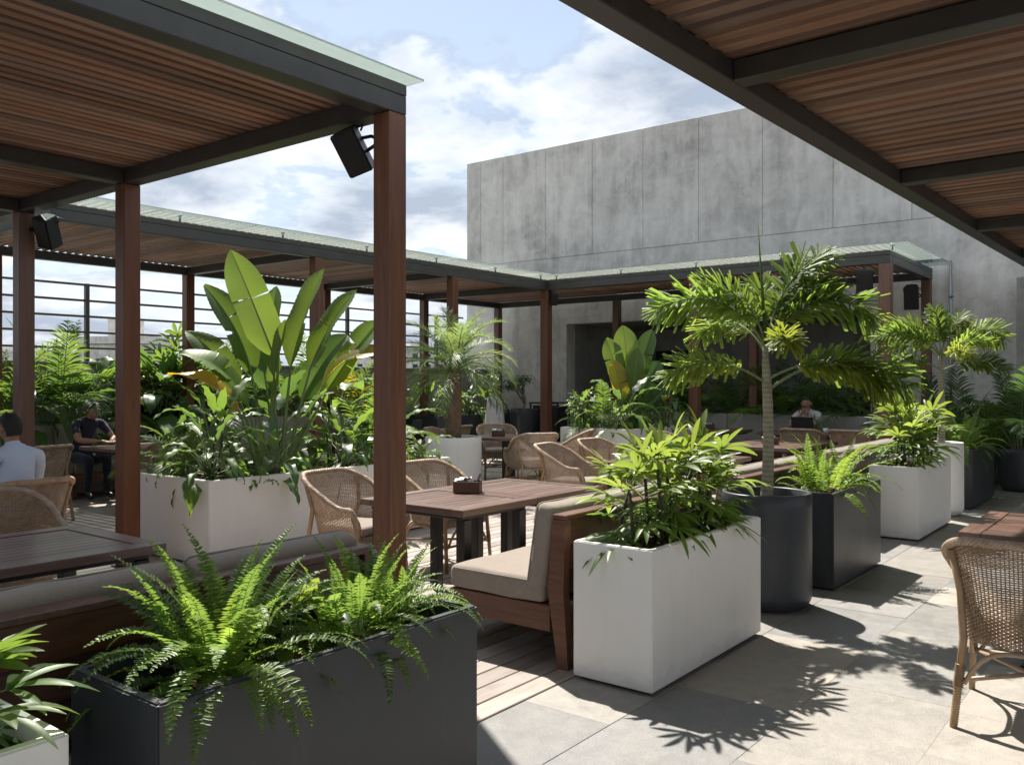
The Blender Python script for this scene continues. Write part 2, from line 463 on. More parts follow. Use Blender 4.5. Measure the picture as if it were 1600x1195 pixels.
L_RHAP = leafmat('lady_palm_leaf', (0.075, 0.135, 0.030), (0.180, 0.230, 0.048), rough=0.42, trans=0.42, tcol=(0.40, 0.50, 0.05))
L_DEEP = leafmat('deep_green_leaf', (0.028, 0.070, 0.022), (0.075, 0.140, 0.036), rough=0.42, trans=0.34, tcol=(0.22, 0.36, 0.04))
L_MID = leafmat('mid_green_leaf', (0.040, 0.090, 0.020), (0.100, 0.170, 0.034), rough=0.44, trans=0.42, tcol=(0.32, 0.45, 0.04))
L_PADDLE = leafmat('paddle_leaf', (0.058, 0.108, 0.020), (0.105, 0.160, 0.030), rough=0.40, trans=0.36, tcol=(0.30, 0.40, 0.03), var=0.18)
L_YELLOW = leafmat('yellowing_leaf', (0.200, 0.210, 0.020), (0.330, 0.250, 0.030), tip=(0.26, 0.13, 0.03), trans=0.48, tcol=(0.62, 0.50, 0.03))
L_RUST = leafmat('rusty_leaf', (0.30, 0.150, 0.025), (0.34, 0.19, 0.03), tip=(0.13, 0.14, 0.03), trans=0.42, tcol=(0.62, 0.32, 0.03))
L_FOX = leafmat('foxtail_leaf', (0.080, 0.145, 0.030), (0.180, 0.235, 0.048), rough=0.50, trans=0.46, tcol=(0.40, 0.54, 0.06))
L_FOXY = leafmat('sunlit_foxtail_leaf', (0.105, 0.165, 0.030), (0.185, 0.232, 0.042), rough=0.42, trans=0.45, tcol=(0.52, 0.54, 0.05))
L_DATE = leafmat('date_palm_leaf', (0.110, 0.175, 0.060), (0.200, 0.265, 0.100), rough=0.4, trans=0.4, tcol=(0.38, 0.48, 0.10))
L_DRY = leafmat('dry_leaf', (0.070, 0.035, 0.018), (0.14, 0.075, 0.035), trans=0.15, tcol=(0.3, 0.15, 0.05))
L_STALK = plain('green_stalk', (0.165, 0.215, 0.085), 0.5)
L_CANE = plain('dark_cane', (0.050, 0.040, 0.026), 0.7, 0, 0.4, 18, 0.3)
L_RED = leafmat('red_flower', (0.45, 0.02, 0.02), (0.55, 0.03, 0.03), trans=0.2, tcol=(0.6, 0.05, 0.04))
B_GREY = bark('smooth_grey_bark', (0.200, 0.190, 0.130), (0.360, 0.335, 0.250), 9, 0.3)
B_DATE = bark('fibrous_bark', (0.085, 0.055, 0.038), (0.300, 0.200, 0.135), 30, 0.9)
B_FRANG = bark('frangipani_bark', (0.16, 0.14, 0.11), (0.30, 0.27, 0.22), 12, 0.3)
SKIN = plain('skin', (0.30, 0.165, 0.105), 0.5, 0, 0.1, 8)
HAIR = plain('hair', (0.010, 0.008, 0.007), 0.6, 0, 0.3, 60, 0.8)
# ------------------------------------------------------------------ setting: ground, terrace, deck, paving
U = 3.27                                  # underside of the pergola beams
b = MB(); b.box(-3000, 3000, -3000, 3000, -26.0, -25.0)
tag(put('ground', b.mesh('ground', plain('city_ground', (0.17, 0.17, 0.15), 0.9, scale=0.02))), kind='structure')
b = MB(); b.box(-13.6, 8.0, -6.0, 19.5, -25.0, -0.06)
tag(put('terrace_slab', b.mesh('terrace_slab', M_UNDER)), kind='structure')

BX0, BX1 = -13.1, -2.615
b = MB(); b.box(BX0, BX1, -2.0, 16.0, -0.055, -0.03)
deck = tag(put('deck_floor', b.mesh('deck_floor', M_UNDER)), kind='structure')
bw, bl, gap = 0.141, 3.2, 0.009
plank_mesh = box_mesh('deck_plank', bl - 0.006, bw - gap, 0.03, M_DECK, 0.004)
rest = MB()
rr = random.Random(5)
i = 0
count = 0
x = BX1 - 0.004
while x - bw > BX0:
    xc = x - bw / 2 + gap / 2
    y = -2.0 - (i * 1.13) % bl
    while y < 16.0:
        y0, y1 = max(y, -2.0), min(y + bl, 16.0)
        if y1 - y0 > 0.15:
            dz = rr.uniform(-0.0015, 0.0015)
            full = (y1 - y0) > bl - 0.01
            seen = y1 > 2.4 and xc > -9.4
            if seen and count < 296:
                o = put('plank', plank_mesh, deck, (xc, (y0 + y1) / 2, -0.015 + dz), (0, 0, R(90)), ((y1 - y0) / bl, 1, 1))
                count += 1
            else:
                rest.box(xc - (bw - gap) / 2, xc + (bw - gap) / 2, y0 + 0.003, y1 - 0.003, -0.03, dz)
        y += bl
    x -= bw; i += 1
M_DECK2 = M_DECK
o = tag(put('far_planks', rest.mesh('far_planks', M_DECK2), deck), kind='stuff')

b = MB(); b.box(-2.61, 8.0, -6.0, 16.0, -0.055, -0.012)
paving = tag(put('paving', b.mesh('paving', M_GROUT)), kind='structure')
tile_meshes = {}
def tile(x0, x1, y0, y1):
    k = (round(x1 - x0, 2), round(y1 - y0, 2))
    if k not in tile_meshes:
        bb = MB(); bb.cbox(-k[1] / 2, k[1] / 2, -k[0] / 2, k[0] / 2, -0.03, 0, 0.002)
        tile_meshes[k] = bb.mesh('stone_tile', M_STONE)
    put('tile', tile_meshes[k], paving, ((x0 + x1) / 2, (y0 + y1) / 2, rr.uniform(-0.002, 0.001)), (rr.uniform(-.001, .001), rr.uniform(-.001, .001), R(90) if rr.random() < .5 else R(-90)))
cols = [(-2.605, -2.115)] + [(-2.11 + 0.61 * k, -2.11 + 0.61 * k + 0.6055) for k in range(10)]
offs = [0.95, 0.42, 0.96, 0.30, 0.78, 0.1, 0.66, 0.35, 0.9, 0.2, 0.6]
for (x0, x1), of in zip(cols, offs):
    y = -2.0 + of - 1.2
    k = 0
    while y < 15.9:
        L = (0.9, 1.2, 0.6, 1.2, 0.9)[(k * 2 + int(of * 10)) % 5]
        y0, y1 = max(-2.0, y + 0.0015), min(15.95, y + L - 0.003)
        if y1 - y0 > 0.1: tile(x0, x1, y0, y1)
        y += L; k += 1

# ------------------------------------------------------------------ concrete building behind the terrace
WY = 16.0
bld = thing('concrete_building', 'tall grey concrete block with joined wall panels behind the terrace', 'building', (-4, WY, 0))
def bpart(name, mb, mat, parent=bld, kind=None):
    o = put(name, mb.mesh(name, mat), parent, (4, -WY, 0))
    return o
OX0, OX1, OZ = -10.93, -4.45, 2.87
b = MB()
b.box(-13.84, OX0, WY, WY + 0.35, -0.05, 4.36)
b.box(OX1, 7.9, WY, WY + 0.35, -0.05, 4.36)
b.box(OX0, OX1, WY, WY + 0.35, OZ, 4.36)
bpart('lower_wall', b, M_WALL)
b = MB(); b.box(-13.80, 7.9, WY + 0.03, WY + 6.0, 4.362, 6.83)
b.box(-13.80, OX0 - 1.5, WY + 0.352, WY + 6.0, -0.05, 4.36)
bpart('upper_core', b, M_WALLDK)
xs = [-13.84, -13.4, -12.72, -11.5, -10.25, -9.0, -7.74, -6.42, -5.1, -3.77, -2.45, -1.1, 0.2, 1.5, 2.8, 4.1, 5.4, 6.7, 7.9]
for i in range(len(xs) - 1):
    b = MB(); g = 0.004
    b.cbox(xs[i] + g, xs[i + 1] - g, WY - 0.004 + rr.uniform(-.002, .002), WY + 0.028, 4.366, 6.86 + rr.uniform(-.004, .004), 0.004)
    bpart('panel', b, M_WALL)
b = MB()
b.box(OX0 - 0.3, OX1 + 0.3, WY + 3.2, WY + 3.4, -0.05, OZ + 0.3)
b.box(OX0 - 0.25, OX0 - 0.001, WY + 0.352, WY + 3.198, -0.05, OZ + 0.3)
b.box(OX1 + 0.001, OX1 + 0.25, WY + 0.352, WY + 3.198, -0.05, OZ + 0.3)
b.box(OX0, OX1, WY + 0.352, WY + 3.198, OZ + 0.002, OZ + 0.3)
b.box(OX0, OX1, WY, WY + 3.198, -0.06, -0.004)
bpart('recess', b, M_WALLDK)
b = MB(); b.cbox(-10.4, -9.35, WY + 3.12, WY + 3.19, 0.0, 2.35, 0.01)
door = bpart('door', b, M_DOOR)
b = MB(); b.tube([(-9.5, WY + 3.06, 0.95), (-9.5, WY + 3.06, 1.25)], 0.014, 8)
put('handle', b.mesh('handle', M_CLIP), door)
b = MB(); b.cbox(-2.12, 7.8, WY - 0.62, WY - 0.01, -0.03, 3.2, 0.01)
bpart('pilaster', b, M_WALLDK)

# ------------------------------------------------------------------ parapet and railing along the open side
b = MB(); b.cbox(-13.40, -13.14, -6, 15.98, -0.06, 1.84, 0.006); b.cbox(-13.43, -13.11, -6, 15.98, 1.842, 1.89, 0.008)
tag(put('parapet_wall', b.mesh('parapet_wall', M_PARA)), 'weathered concrete parapet wall behind the hedge on the open side', 'wall')
rail = thing('railing', 'dark metal railing of thin horizontal bars on the concrete parapet', 'railing', (-13.27, 5, 1.89))
for z in (3.06, 2.82, 2.58, 2.34, 2.10):
    b = MB(); b.cbox(-0.02, 0.02, -10.8, 10.2, z - 1.89 - 0.017, z - 1.89 + 0.017, 0.004)
    put('rail', b.mesh('rail', M_RAIL), rail)
b = MB(); b.cbox(-0.034, 0.034, -0.03, 0.03, 0, 1.19, 0.004); pm = b.mesh('railing_post', M_RAIL)
for y in (-3.9, -1.3, 1.3, 3.9, 6.5, 9.1, 11.7, 14.3): put('post', pm, rail, (0.0, y - 5, 0))

# ------------------------------------------------------------------ pergolas
def cb(parent, name, x0, x1, y0, y1, z0, z1, mat, c=0.006):
    o0 = parent.location
    cx, cy, cz = (x0 + x1) / 2, (y0 + y1) / 2, (z0 + z1) / 2
    sx, sy, sz = x1 - x0, y1 - y0, z1 - z0
    if sy >= sx and sy >= sz: dims, rot = (sy, sx, sz), (0, 0, R(90))
    elif sz > sx and sz > sy: dims, rot = (sz, sy, sx), (0, R(-90), 0)
    else: dims, rot = (sx, sy, sz), (0, 0, 0)
    return put(name, box_mesh(name, *dims, mat, c), parent, (cx - o0.x, cy - o0.y, cz - o0.z), rot)

BH = 0.12
def slats(root, x0, x1, y0, y1, along, step, gap_shade_strip=False):
    """wide boards lying on the beams with a finger of air under them"""
    z = U + BH + 0.012 + 0.033
    o0 = root.location
    if gap_shade_strip:                            # dark strips added so the gaps read as shaded, a slit left beside each
        mb_ = box_mesh('gap_shade_strip', (x1 - x0) if along == 'x' else (y1 - y0), step * 0.27, 0.03, M_GAP_SHADE, 0.002)
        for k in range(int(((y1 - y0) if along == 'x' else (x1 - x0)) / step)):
            if along == 'x': put('gap_shade_strip', mb_, root, ((x0 + x1) / 2 - o0.x, y0 + (k + .5) * step - o0.y, z + .008))
            else: put('gap_shade_strip', mb_, root, (x0 + (k + .5) * step - o0.x, (y0 + y1) / 2 - o0.y, z + .008), (0, 0, R(90)))
    if along == 'x':
        me = box_mesh('slat', x1 - x0, step * 0.55, 0.066, M_SLAT, 0.003); n = int((y1 - y0) / step)
        for k in range(n + 1):
            put('slat', me, root, ((x0 + x1) / 2 - o0.x, y0 + k * step - o0.y, z), (rr.uniform(-.01, .01), 0, 0))
    else:
        me = box_mesh('slat', y1 - y0, step * 0.55, 0.066, M_SLAT, 0.003); n = int((x1 - x0) / step)
        for k in range(n + 1):
            put('slat', me, root, (x0 + k * step - o0.x, (y0 + y1) / 2 - o0.y, z), (rr.uniform(-.01, .01), 0, R(90)))

def glass(root, x0, x1, y0, y1, z, nx, ny):
    o0 = root.location
    for i in range(nx):
        for j in range(ny):
            a0, a1 = x0 + (x1 - x0) * i / nx, x0 + (x1 - x0) * (i + 1) / nx
            b0, b1 = y0 + (y1 - y0) * j / ny, y0 + (y1 - y0) * (j + 1) / ny
            mb = MB(); mb.box(a0 + .004 - o0.x, a1 - .004 - o0.x, b0 + .004 - o0.y, b1 - .004 - o0.y, z, z + 0.012)
            put('glass_panel', mb.mesh('glass_panel', M_GLASS), root)

def clip(root, x, y, z):
    o0 = root.location
    mb = MB(); mb.tube([(x - o0.x, y - o0.y, z - 0.07), (x - o0.x, y - o0.y, z + 0.02)], 0.012, 8); mb.tube([(x - o0.x - .03, y - o0.y, z - 0.004), (x - o0.x + .03, y - o0.y, z - 0.004)], 0.01, 6)
    put('glass_clip', mb.mesh('glass_clip', M_CLIP), root)

def post(root, x, y, s=0.15, top=U):
    p = cb(root, 'post', x - s / 2, x + s / 2, y - s / 2, y + s / 2, 0.0125, top - 0.001, M_POST, 0.006)
    cb(root, 'base_plate', x - s / 2 - .025, x + s / 2 + .025, y - s / 2 - .025, y + s / 2 + .025, 0.001, 0.012, M_METAL, 0.002)
    return p

# near left pergola
pl = thing('pergola', 'nearest slatted wooden pergola on the left with a glass edge overhead', 'pergola', (-8, 0.5, 0))
X1, Y1 = -3.93, 3.96
cb(pl, 'beam', X1 - 0.14, X1, -3.0, Y1, U, U + BH, M_METAL)
cb(pl, 'beam', -12.6, X1 - 0.142, Y1 - 0.14, Y1, U, U + BH, M_METAL)
for x in (-7.21, -9.22): cb(pl, 'beam', x - 0.06, x + 0.06, -3.0, Y1 - 0.142, U, U + BH - 0.002, M_METAL)
cb(pl, 'beam', -12.6, X1 - 0.142, -3.0, -2.86, U, U + BH - 0.002, M_METAL)
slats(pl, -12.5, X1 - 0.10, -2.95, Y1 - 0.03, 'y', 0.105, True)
cb(pl, 'fascia', X1 - 0.022, X1, -3.0, Y1, U + BH + 0.001, U + 0.192, M_METAL, 0.003)
glass(pl, -12.6, X1 + 0.13, -3.0, Y1 + 0.03, U + 0.197, 6, 3)
for x in (X1 - 0.076, -7.21, -9.22, -12.4): post(pl, x, Y1 - 0.075)
for x in (-7.40, -12.4): post(pl, x, -2.8)
# near right pergola, over the stone path
pr = thing('pergola', 'slatted wooden pergola overhead on the right reaching the concrete wall', 'pergola', (1.5, 6, 0))
XR = -2.15
pr.rotation_euler.z = R(-1.4)
cb(pr, 'beam', XR, XR + 0.15, -1.6, 15.3, U, U + BH, M_METAL)
for y in (-1.5, 1.35, 4.62, 7.9, 10.85, 13.6): cb(pr, 'beam', XR + 0.152, 4.85, y - 0.07, y + 0.07, U, U + BH - 0.002, M_METAL)
cb(pr, 'beam', 4.852, 5.0, -1.6, 15.3, U, U + BH, M_METAL)
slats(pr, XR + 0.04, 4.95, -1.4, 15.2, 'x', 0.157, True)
cb(pr, 'fascia', XR, XR + 0.022, -1.6, 15.3, U + BH + 0.001, U + 0.192, M_METAL, 0.003)
glass(pr, XR - 0.02, 5.1, -1.6, 15.3, U + 0.197, 4, 8)
for y in (-1.4, 4.62, 10.85, 15.2): post(pr, 4.92, y)
post(pr, 1.9, 15.2)
# far L-shaped pergola along the parapet and the wall
pf = thing('pergola', 'far L-shaped pergola with a pale glass rim in front of the concrete wall', 'pergola', (-9.4, 13.1, 0))
XI, XO, YI, YO, XE, Y0 = -9.33, -12.57, 13.03, 15.62, -3.36, 4.2
cb(pf, 'beam', XI - 0.12, XI, Y0, YI - 0.002, U, U + BH, M_METAL)
cb(pf, 'beam', XO, XO + 0.12, Y0, YO, U, U + BH, M_METAL)
cb(pf, 'beam', XI - 0.12, XE, YI, YI + 0.12, U, U + BH, M_METAL)
cb(pf, 'beam', XO + 0.122, XE, YO - 0.12, YO, U, U + BH - 0.002, M_METAL)
cb(pf, 'beam', XE - 0.12, XE, YI + 0.122, YO - 0.122, U, U + BH, M_METAL)
for y in (Y0 + 0.06, 7.73, 10.5): cb(pf, 'beam', XO + 0.122, XI - 0.122, y - 0.055, y + 0.055, U, U + BH - 0.002, M_METAL)
cb(pf, 'beam', XO + 0.122, XI - 0.122, YI + 0.005, YI + 0.115, U, U + BH - 0.002, M_METAL)
cb(pf, 'beam', -6.46, -6.35, YI + 0.122, YO - 0.122, U, U + BH - 0.002, M_METAL)
slats(pf, XO + 0.03, XI - 0.03, Y0 + 0.03, YO - 0.05, 'x', 0.110)
slats(pf, XI + 0.06, XE - 0.03, YI + 0.03, YO - 0.05, 'y', 0.110)
for q in ((XI - 0.02, XI, Y0, YI + 0.02), (XI, XE, YI, YI + 0.02), (XE - 0.02, XE, YI + .022, YO)):
    cb(pf, 'fascia', *q, U + BH + 0.001, U + 0.185, M_METAL, 0.003)
gz = U + 0.235
glass(pf, XO - 0.1, XI + 0.30, Y0 - 0.15, YI - 0.30, gz, 1, 7)
glass(pf, XO - 0.1, XE + 0.30, YI - 0.296, YO + 0.1, gz, 7, 1)
for y in (5.6, 7.05, 8.5, 9.95, 11.4, 12.7): clip(pf, XI + 0.10, y, gz)
for x in (-9.05, -7.7, -6.3, -4.9, -3.3): clip(pf, x, YI - 0.10, gz)
for y in (5.08, 7.73, 10.5): post(pf, XI - 0.06, y, 0.14)
post(pf, XI - 0.06, YI + 0.06, 0.16)
for y in (4.9, 7.73, 10.5, 13.1, YO - 0.08): post(pf, XO + 0.07, y, 0.14)
for x in (-9.35, -6.4): post(pf, x, YO - 0.08, 0.14)
post(pf, -6.4, YI + 0.06, 0.15)
post(pf, XE - 0.075, YI + 0.075, 0.16); post(pf, XE - 0.075, YO - 0.08, 0.14)

# ------------------------------------------------------------------ loudspeakers on the posts
def speaker(label, x, y, z, yaw, pitch, bx, by, s=1.0, roll=0.0):
    t = thing('loudspeaker', label, 'loudspeaker', (x, y, z), 0, 'loudspeakers hung under the pergolas')
    M = Matrix.Rotation(yaw, 4, 'Z') @ Matrix.Rotation(roll, 4, 'Y') @ Matrix.Rotation(pitch, 4, 'X')
    mb = MB()
    pr_ = [(-0.105, 0.10), (0.105, 0.10), (0.075, -0.09), (-0.075, -0.09)]
    vs = [M @ Vector((px * s, py * s, zz * s)) for zz in (-0.175, 0.175) for px, py in pr_]
    mb.add(vs, [(3, 2, 1, 0), (4, 5, 6, 7), (0, 1, 5, 4), (1, 2, 6, 5), (2, 3, 7, 6), (3, 0, 4, 7)])
    me = mb.mesh('cabinet', M_SPK)
    bm = bmesh.new(); bm.from_mesh(me); bmesh.ops.recalc_face_normals(bm, faces=bm.faces[:]); bmesh.ops.bevel(bm, geom=bm.edges[:], offset=0.008, segments=2, affect='EDGES'); bm.to_mesh(me); bm.free()
    put('cabinet', me, t)
    mb = MB(); mb.cbox(-0.092 * s, 0.092 * s, 0.1005 * s, 0.108 * s, -0.16 * s, 0.16 * s, 0.003, M=M)
    put('grille', mb.mesh('grille', M_GRILL), t)
    back = M @ Vector((0, -0.09 * s, 0))
    p1 = Vector((bx - x, by - y, 0.02)); 
    mb = MB(); mb.tube([back + Vector((0, 0, .06)), back * 0.4 + p1 * 0.6 + Vector((0, 0, .05)), p1], 0.012, 6); mb.tube([back - Vector((0, 0, .06)), p1], 0.012, 6)
    mb.tube([M @ Vector((-.112 * s, -.02, .1)), M @ Vector((-.118 * s, -.1, .12)), M @ Vector((.118 * s, -.1, .12)), M @ Vector((.112 * s, -.02, .1))], 0.008, 6)
    put('bracket', mb.mesh('bracket', M_BLACK), t)
    mb = MB(); mb.tube([back + Vector((0, 0, .1)), back + Vector((0, 0, .22)), p1 + Vector((0, 0, .24)), p1 + Vector((0, 0, .30))], 0.005, 5)
    put('cable', mb.mesh('cable', M_BLACK), t)
    return t
speaker('black loudspeaker tilted down beside the nearest tall wooden post', -4.34, 3.89, 3.10, R(200), R(-30), -4.09, 3.89, .84, R(17))
speaker('small black loudspeaker at the top of the far-left pergola post', -8.98, 4.02, 3.08, R(200), R(-28), -9.16, 3.9, 0.9, R(-14))
speaker('dark loudspeaker inside the far pergola, left of its right corner post', -3.75, 13.16, 3.02, R(200), R(-20), -3.52, 13.1, 1.1)
speaker('black loudspeaker below the far pergola roof against the concrete wall', -3.62, 15.35, 2.98, R(190), R(-18), -3.5, 15.5, 1.1)
speaker('tiny black loudspeaker high on the post at the far pergola inner corner', -9.22, 13.1, 3.10, R(230), R(-20), -9.31, 13.1, 0.6)

# ------------------------------------------------------------------ pale city beyond the parapet
def city(px, dist, w, dpt, top, label, nfl):
    r = (px - 800) / 1362.0
    c_, s_ = math.cos(R(TH)), math.sin(R(TH))
    xx, yy = r * dist * c_ - dist * s_, r * dist * s_ + dist * c_
    t = thing('city_building', label, 'building', (xx, yy, -25), R(rr.uniform(20, 60)), 'far city buildings')
    h = top + 25
    mb = MB(); mb.cbox(-w / 2, w / 2, -dpt / 2, dpt / 2, 0, h, 0.1); mb.box(-w / 2 - .3, w / 2 + .3, -dpt / 2 - .3, dpt / 2 + .3, h + .02, h + .7)
    mb.box(-w * .2, w * .15, -dpt * .2, dpt * .2, h + .72, h + 2.6)
    put('wall', mb.mesh('wall', M_CITY), t)
    wm = MB(); wm.box(-0.8, 0.8, -0.06, 0.06, -0.8, 0.8); me = wm.mesh('window', M_DOOR)
    n = max(2, int(w / 4))
    for f in range(nfl):
        for k in range(n):
            put('window', me, t, (-w / 2 + w * (k + .5) / n, -dpt / 2 - 0.03, h - 2.2 - f * 3.3))
            if f < 2: put('window', me, t, (w / 2 + 0.03, -dpt / 2 + dpt * (k + .5) / n, h - 2.2 - f * 3.3), (0, 0, R(90)))
city(200, 85, 7, 6, 5.2, 'pale weathered concrete building beyond the parapet between two pergola posts', 1)
city(105, 260, 14, 10, 9.5, 'low white far building left of the railing upright', 2)
city(128, 330, 16, 12, 11.0, 'small hazy far building just left of the railing upright', 2)
city(60, 300, 20, 12, 11.5, 'wide pale far building seen above the left end of the hedge', 2)
city(398, 240, 12, 9, 12.2, 'pale far block glimpsed behind the drooping yellow leaf', 2)
city(15, 360, 18, 12, 13.5, 'hazy far building at the left edge of the skyline', 2)
city(560, 300, 18, 12, 12.5, 'pale far building behind the rails right of the large paddle leaves', 2)
city(655, 280, 16, 12, 12.0, 'pale far building behind the rails beside the date palm', 2)
# ------------------------------------------------------------------ planters
def planter_box(label, x0, x1, y0, y1, h, mat, soil=0.07, wall=0.035):
    cx, cy = (x0 + x1) / 2, (y0 + y1) / 2
    t = thing('planter', label, 'planter', (cx, cy, 0))
    bm = bmesh.new()
    a, c_ = (x1 - x0) / 2, (y1 - y0) / 2
    def ring(ax, ay, z): return [bm.verts.new((sx * ax, sy * ay, z)) for sx, sy in ((-1, -1), (1, -1), (1, 1), (-1, 1))]
    r0 = ring(a, c_, 0.018); r1 = ring(a, c_, h); r2 = ring(a - wall, c_ - wall, h); r3 = ring(a - wall, c_ - wall, h - 0.14)
    for p, q in ((r0, r1), (r1, r2), (r2, r3)):
        for i in range(4): bm.faces.new((p[i], p[(i + 1) % 4], q[(i + 1) % 4], q[i]))
    bm.faces.new(r0[::-1])
    es = [e for e in bm.edges if not (all(v.co.z < h - 0.1 and v.co.z > 0.1 for v in e.verts))]
    bmesh.ops.bevel(bm, geom=es, offset=0.006, segments=2, affect='EDGES')
    me = bpy.data.meshes.new('shell'); bm.to_mesh(me); bm.free(); me.materials.append(mat)
    put('shell', me, t)
    mb = MB(); mb.box(-a + .03, a - .03, -c_ + .03, c_ - .03, 0.0, 0.0175)
    put('plinth', mb.mesh('plinth', M_BLACK), t)
    put('soil', soil_mesh(a - wall - 0.001, c_ - wall - 0.001), t, (0, 0, h - soil))
    return t

def soil_mesh(a, c_, rnd=False):
    n = max(6, int(a * 30)); m = max(6, int(c_ * 30)); mb = MB(); vs = []
    for i in range(n + 1):
        for j in range(m + 1):
            x, y = -a + 2 * a * i / n, -c_ + 2 * c_ * j / m
            z = mnoise.noise(Vector((x * 9, y * 9, a))) * 0.02 + mnoise.noise(Vector((x * 31, y * 31, 1))) * 0.012
            if rnd:
                k = math.hypot(x / a, y / c_); k2 = max(abs(x / a), abs(y / c_)); f = k2 / k if k > 1e-6 else 1
                x, y = x * f, y * f
            vs.append((x, y, z))
    mb.add(vs, [(i * (m + 1) + j, (i + 1) * (m + 1) + j, (i + 1) * (m + 1) + j + 1, i * (m + 1) + j + 1) for i in range(n) for j in range(m)], 0, True)
    rc = random.Random(int(a * 1000))
    mats = [M_SOIL, M_CHIP]
    for _ in range(int(120 * a * c_ / 0.15)):
        x, y = rc.uniform(-a, a) * .95, rc.uniform(-c_, c_) * .95
        if rnd and math.hypot(x / a, y / c_) > .93: continue
        s = rc.uniform(0.006, 0.02)
        M = Matrix.Translation((x, y, 0.012)) @ Euler((rc.uniform(-1, 1), rc.uniform(-1, 1), rc.uniform(0, 6))).to_matrix().to_4x4()
        mb.box(-s, s, -s * .6, s * .6, -s * .35, s * .35, 1 if rc.random() < .6 else 0, M)
    return mb.mesh('soil', mats)

def planter_round(label, x, y, r, h, mat, taper=0.0, foot=0.10, soil=0.08, name='round_planter', n=64):
    t = thing(name, label, 'planter', (x, y, 0))
    rb = r - taper
    prof = [(rb - foot * .9, 0.0)]
    for k in range(9):
        g = -PI / 2 + PI / 2 * k / 8
        prof.append((rb - foot + foot * math.cos(g), foot + foot * math.sin(g)))
    for k in range(1, 8): prof.append((rb + taper * k / 8, foot + (h - foot - .008) * k / 8))
    prof += [(r - .001, h - .006), (r - .006, h), (r - .030, h), (r - .036, h - .006), (r - .038, h - .16)]
    mb = MB(); mb.lathe(prof, n)
    put('shell', mb.mesh('shell', mat), t)
    put('soil', soil_mesh(r - .037, r - .037, True), t, (0, 0, h - soil))
    return t

PX0, PX1 = -2.60, -2.125
planter_box('white planter cut off at the lower-left corner of the view', PX0, PX1, -0.35, 1.00, 0.735, M_WHITE)
planter_box('long charcoal planter of sword ferns in the near left foreground', PX0, PX1, 1.225, 2.52, 0.735, M_DARK)
planter_box('white planter full of lady palms behind the near bench', PX0, PX1, 3.87, 5.27, 0.735, M_WHITE)
planter_round('tall round charcoal pot holding the big foxtail palm', -2.38, 6.00, 0.31, 0.805, M_DARK)
planter_box('charcoal planter of bright ferns between round pot and white planter', PX0, PX1, 6.68, 7.95, 0.735, M_DARK)
planter_box('white planter on the stone path beyond the bright ferns', PX0, PX1, 9.28, 10.76, 0.735, M_WHITE)
planter_round('tall round white pot with the smaller foxtail palm', -2.36, 11.38, 0.25, 0.865, M_WHITE)
planter_box('farthest charcoal box planter on the path beyond the white pot', PX0, PX1, 12.0, 13.5, 0.735, M_DARK)
planter_round('low round dark pot of feathery palms near the concrete wall', -1.95, 14.55, 0.30, 0.62, M_DARK, 0.03)
planter_box('very long wide white planter holding the giant bird of paradise', -7.95, -6.56, 4.25, 7.30, 0.74, M_WHITE, wall=0.05)
planter_box('white planter of mixed tropical plants under the far pergola edge', -7.80, -6.56, 11.25, 13.0, 0.88, M_WHITE, wall=0.05)
planter_round('round white pot holding the date palm', -8.27, 9.27, 0.40, 0.81, M_WHITE, 0.0, 0.03)
def trough(label, x0, x1, y0, y1, h, mat): return planter_box(label, x0, x1, y0, y1, h, mat, 0.06, 0.04)
trough('low grey planting trough behind the grey banquette along the parapet', -13.08, -12.52, 2.0, 12.3, 0.80, M_WALLDK)
trough('dark blue planting trough near the corner of parapet and wall', -12.9, -11.95, 12.9, 15.3, 0.90, M_DARK)
trough('planting bed behind the far banquette in front of the dark recess', -9.2, -3.6, 15.72, 16.25, 0.72, M_WALLDK)
planter_round('tall tapered dark pot of the frangipani by the concrete wall', -11.15, 14.75, 0.30, 1.02, M_DARK, 0.07, 0.03)

# ------------------------------------------------------------------ tables
def plank_top(t, lx, ly, z, th=0.045, fr=0.11, along='y'):
    """framed top: border boards with planks between, joints left open"""
    g = 0.0025
    hx, hy = lx / 2, ly / 2
    for sx in (-1, 1):
        put('border', box_mesh('border', ly, fr, th, M_TABLE, .003), t, (sx * (hx - fr / 2), 0, z - th / 2), (0, 0, R(90)))
    for sy in (-1, 1):
        put('border', box_mesh('border', lx - 2 * fr - 2 * g, fr, th, M_TABLE, .003), t, (0, sy * (hy - fr / 2), z - th / 2))
    ix, iy = lx - 2 * fr - 2 * g, ly - 2 * fr - 2 * g
    if along == 'y':
        n = max(3, round(ix / 0.085)); w = ix / n
        me = box_mesh('plank', iy, w - 2 * g, th - .006, M_TABLE, .002)
        for k in range(n): put('plank', me, t, (-ix / 2 + w * (k + .5), 0, z - th / 2 - .002), (0, 0, R(90) if k % 2 else R(-90)))
    else:
        n = max(3, round(iy / 0.085)); w = iy / n
        me = box_mesh('plank', ix, w - 2 * g, th - .006, M_TABLE, .002)
        for k in range(n): put('plank', me, t, (0, -iy / 2 + w * (k + .5), z - th / 2 - .002), (0, 0, 0 if k % 2 else PI))
    put('underframe', box_mesh('underframe', lx - .12, ly - .12, .03, M_BLACK, .003), t, (0, 0, z - th - .016))

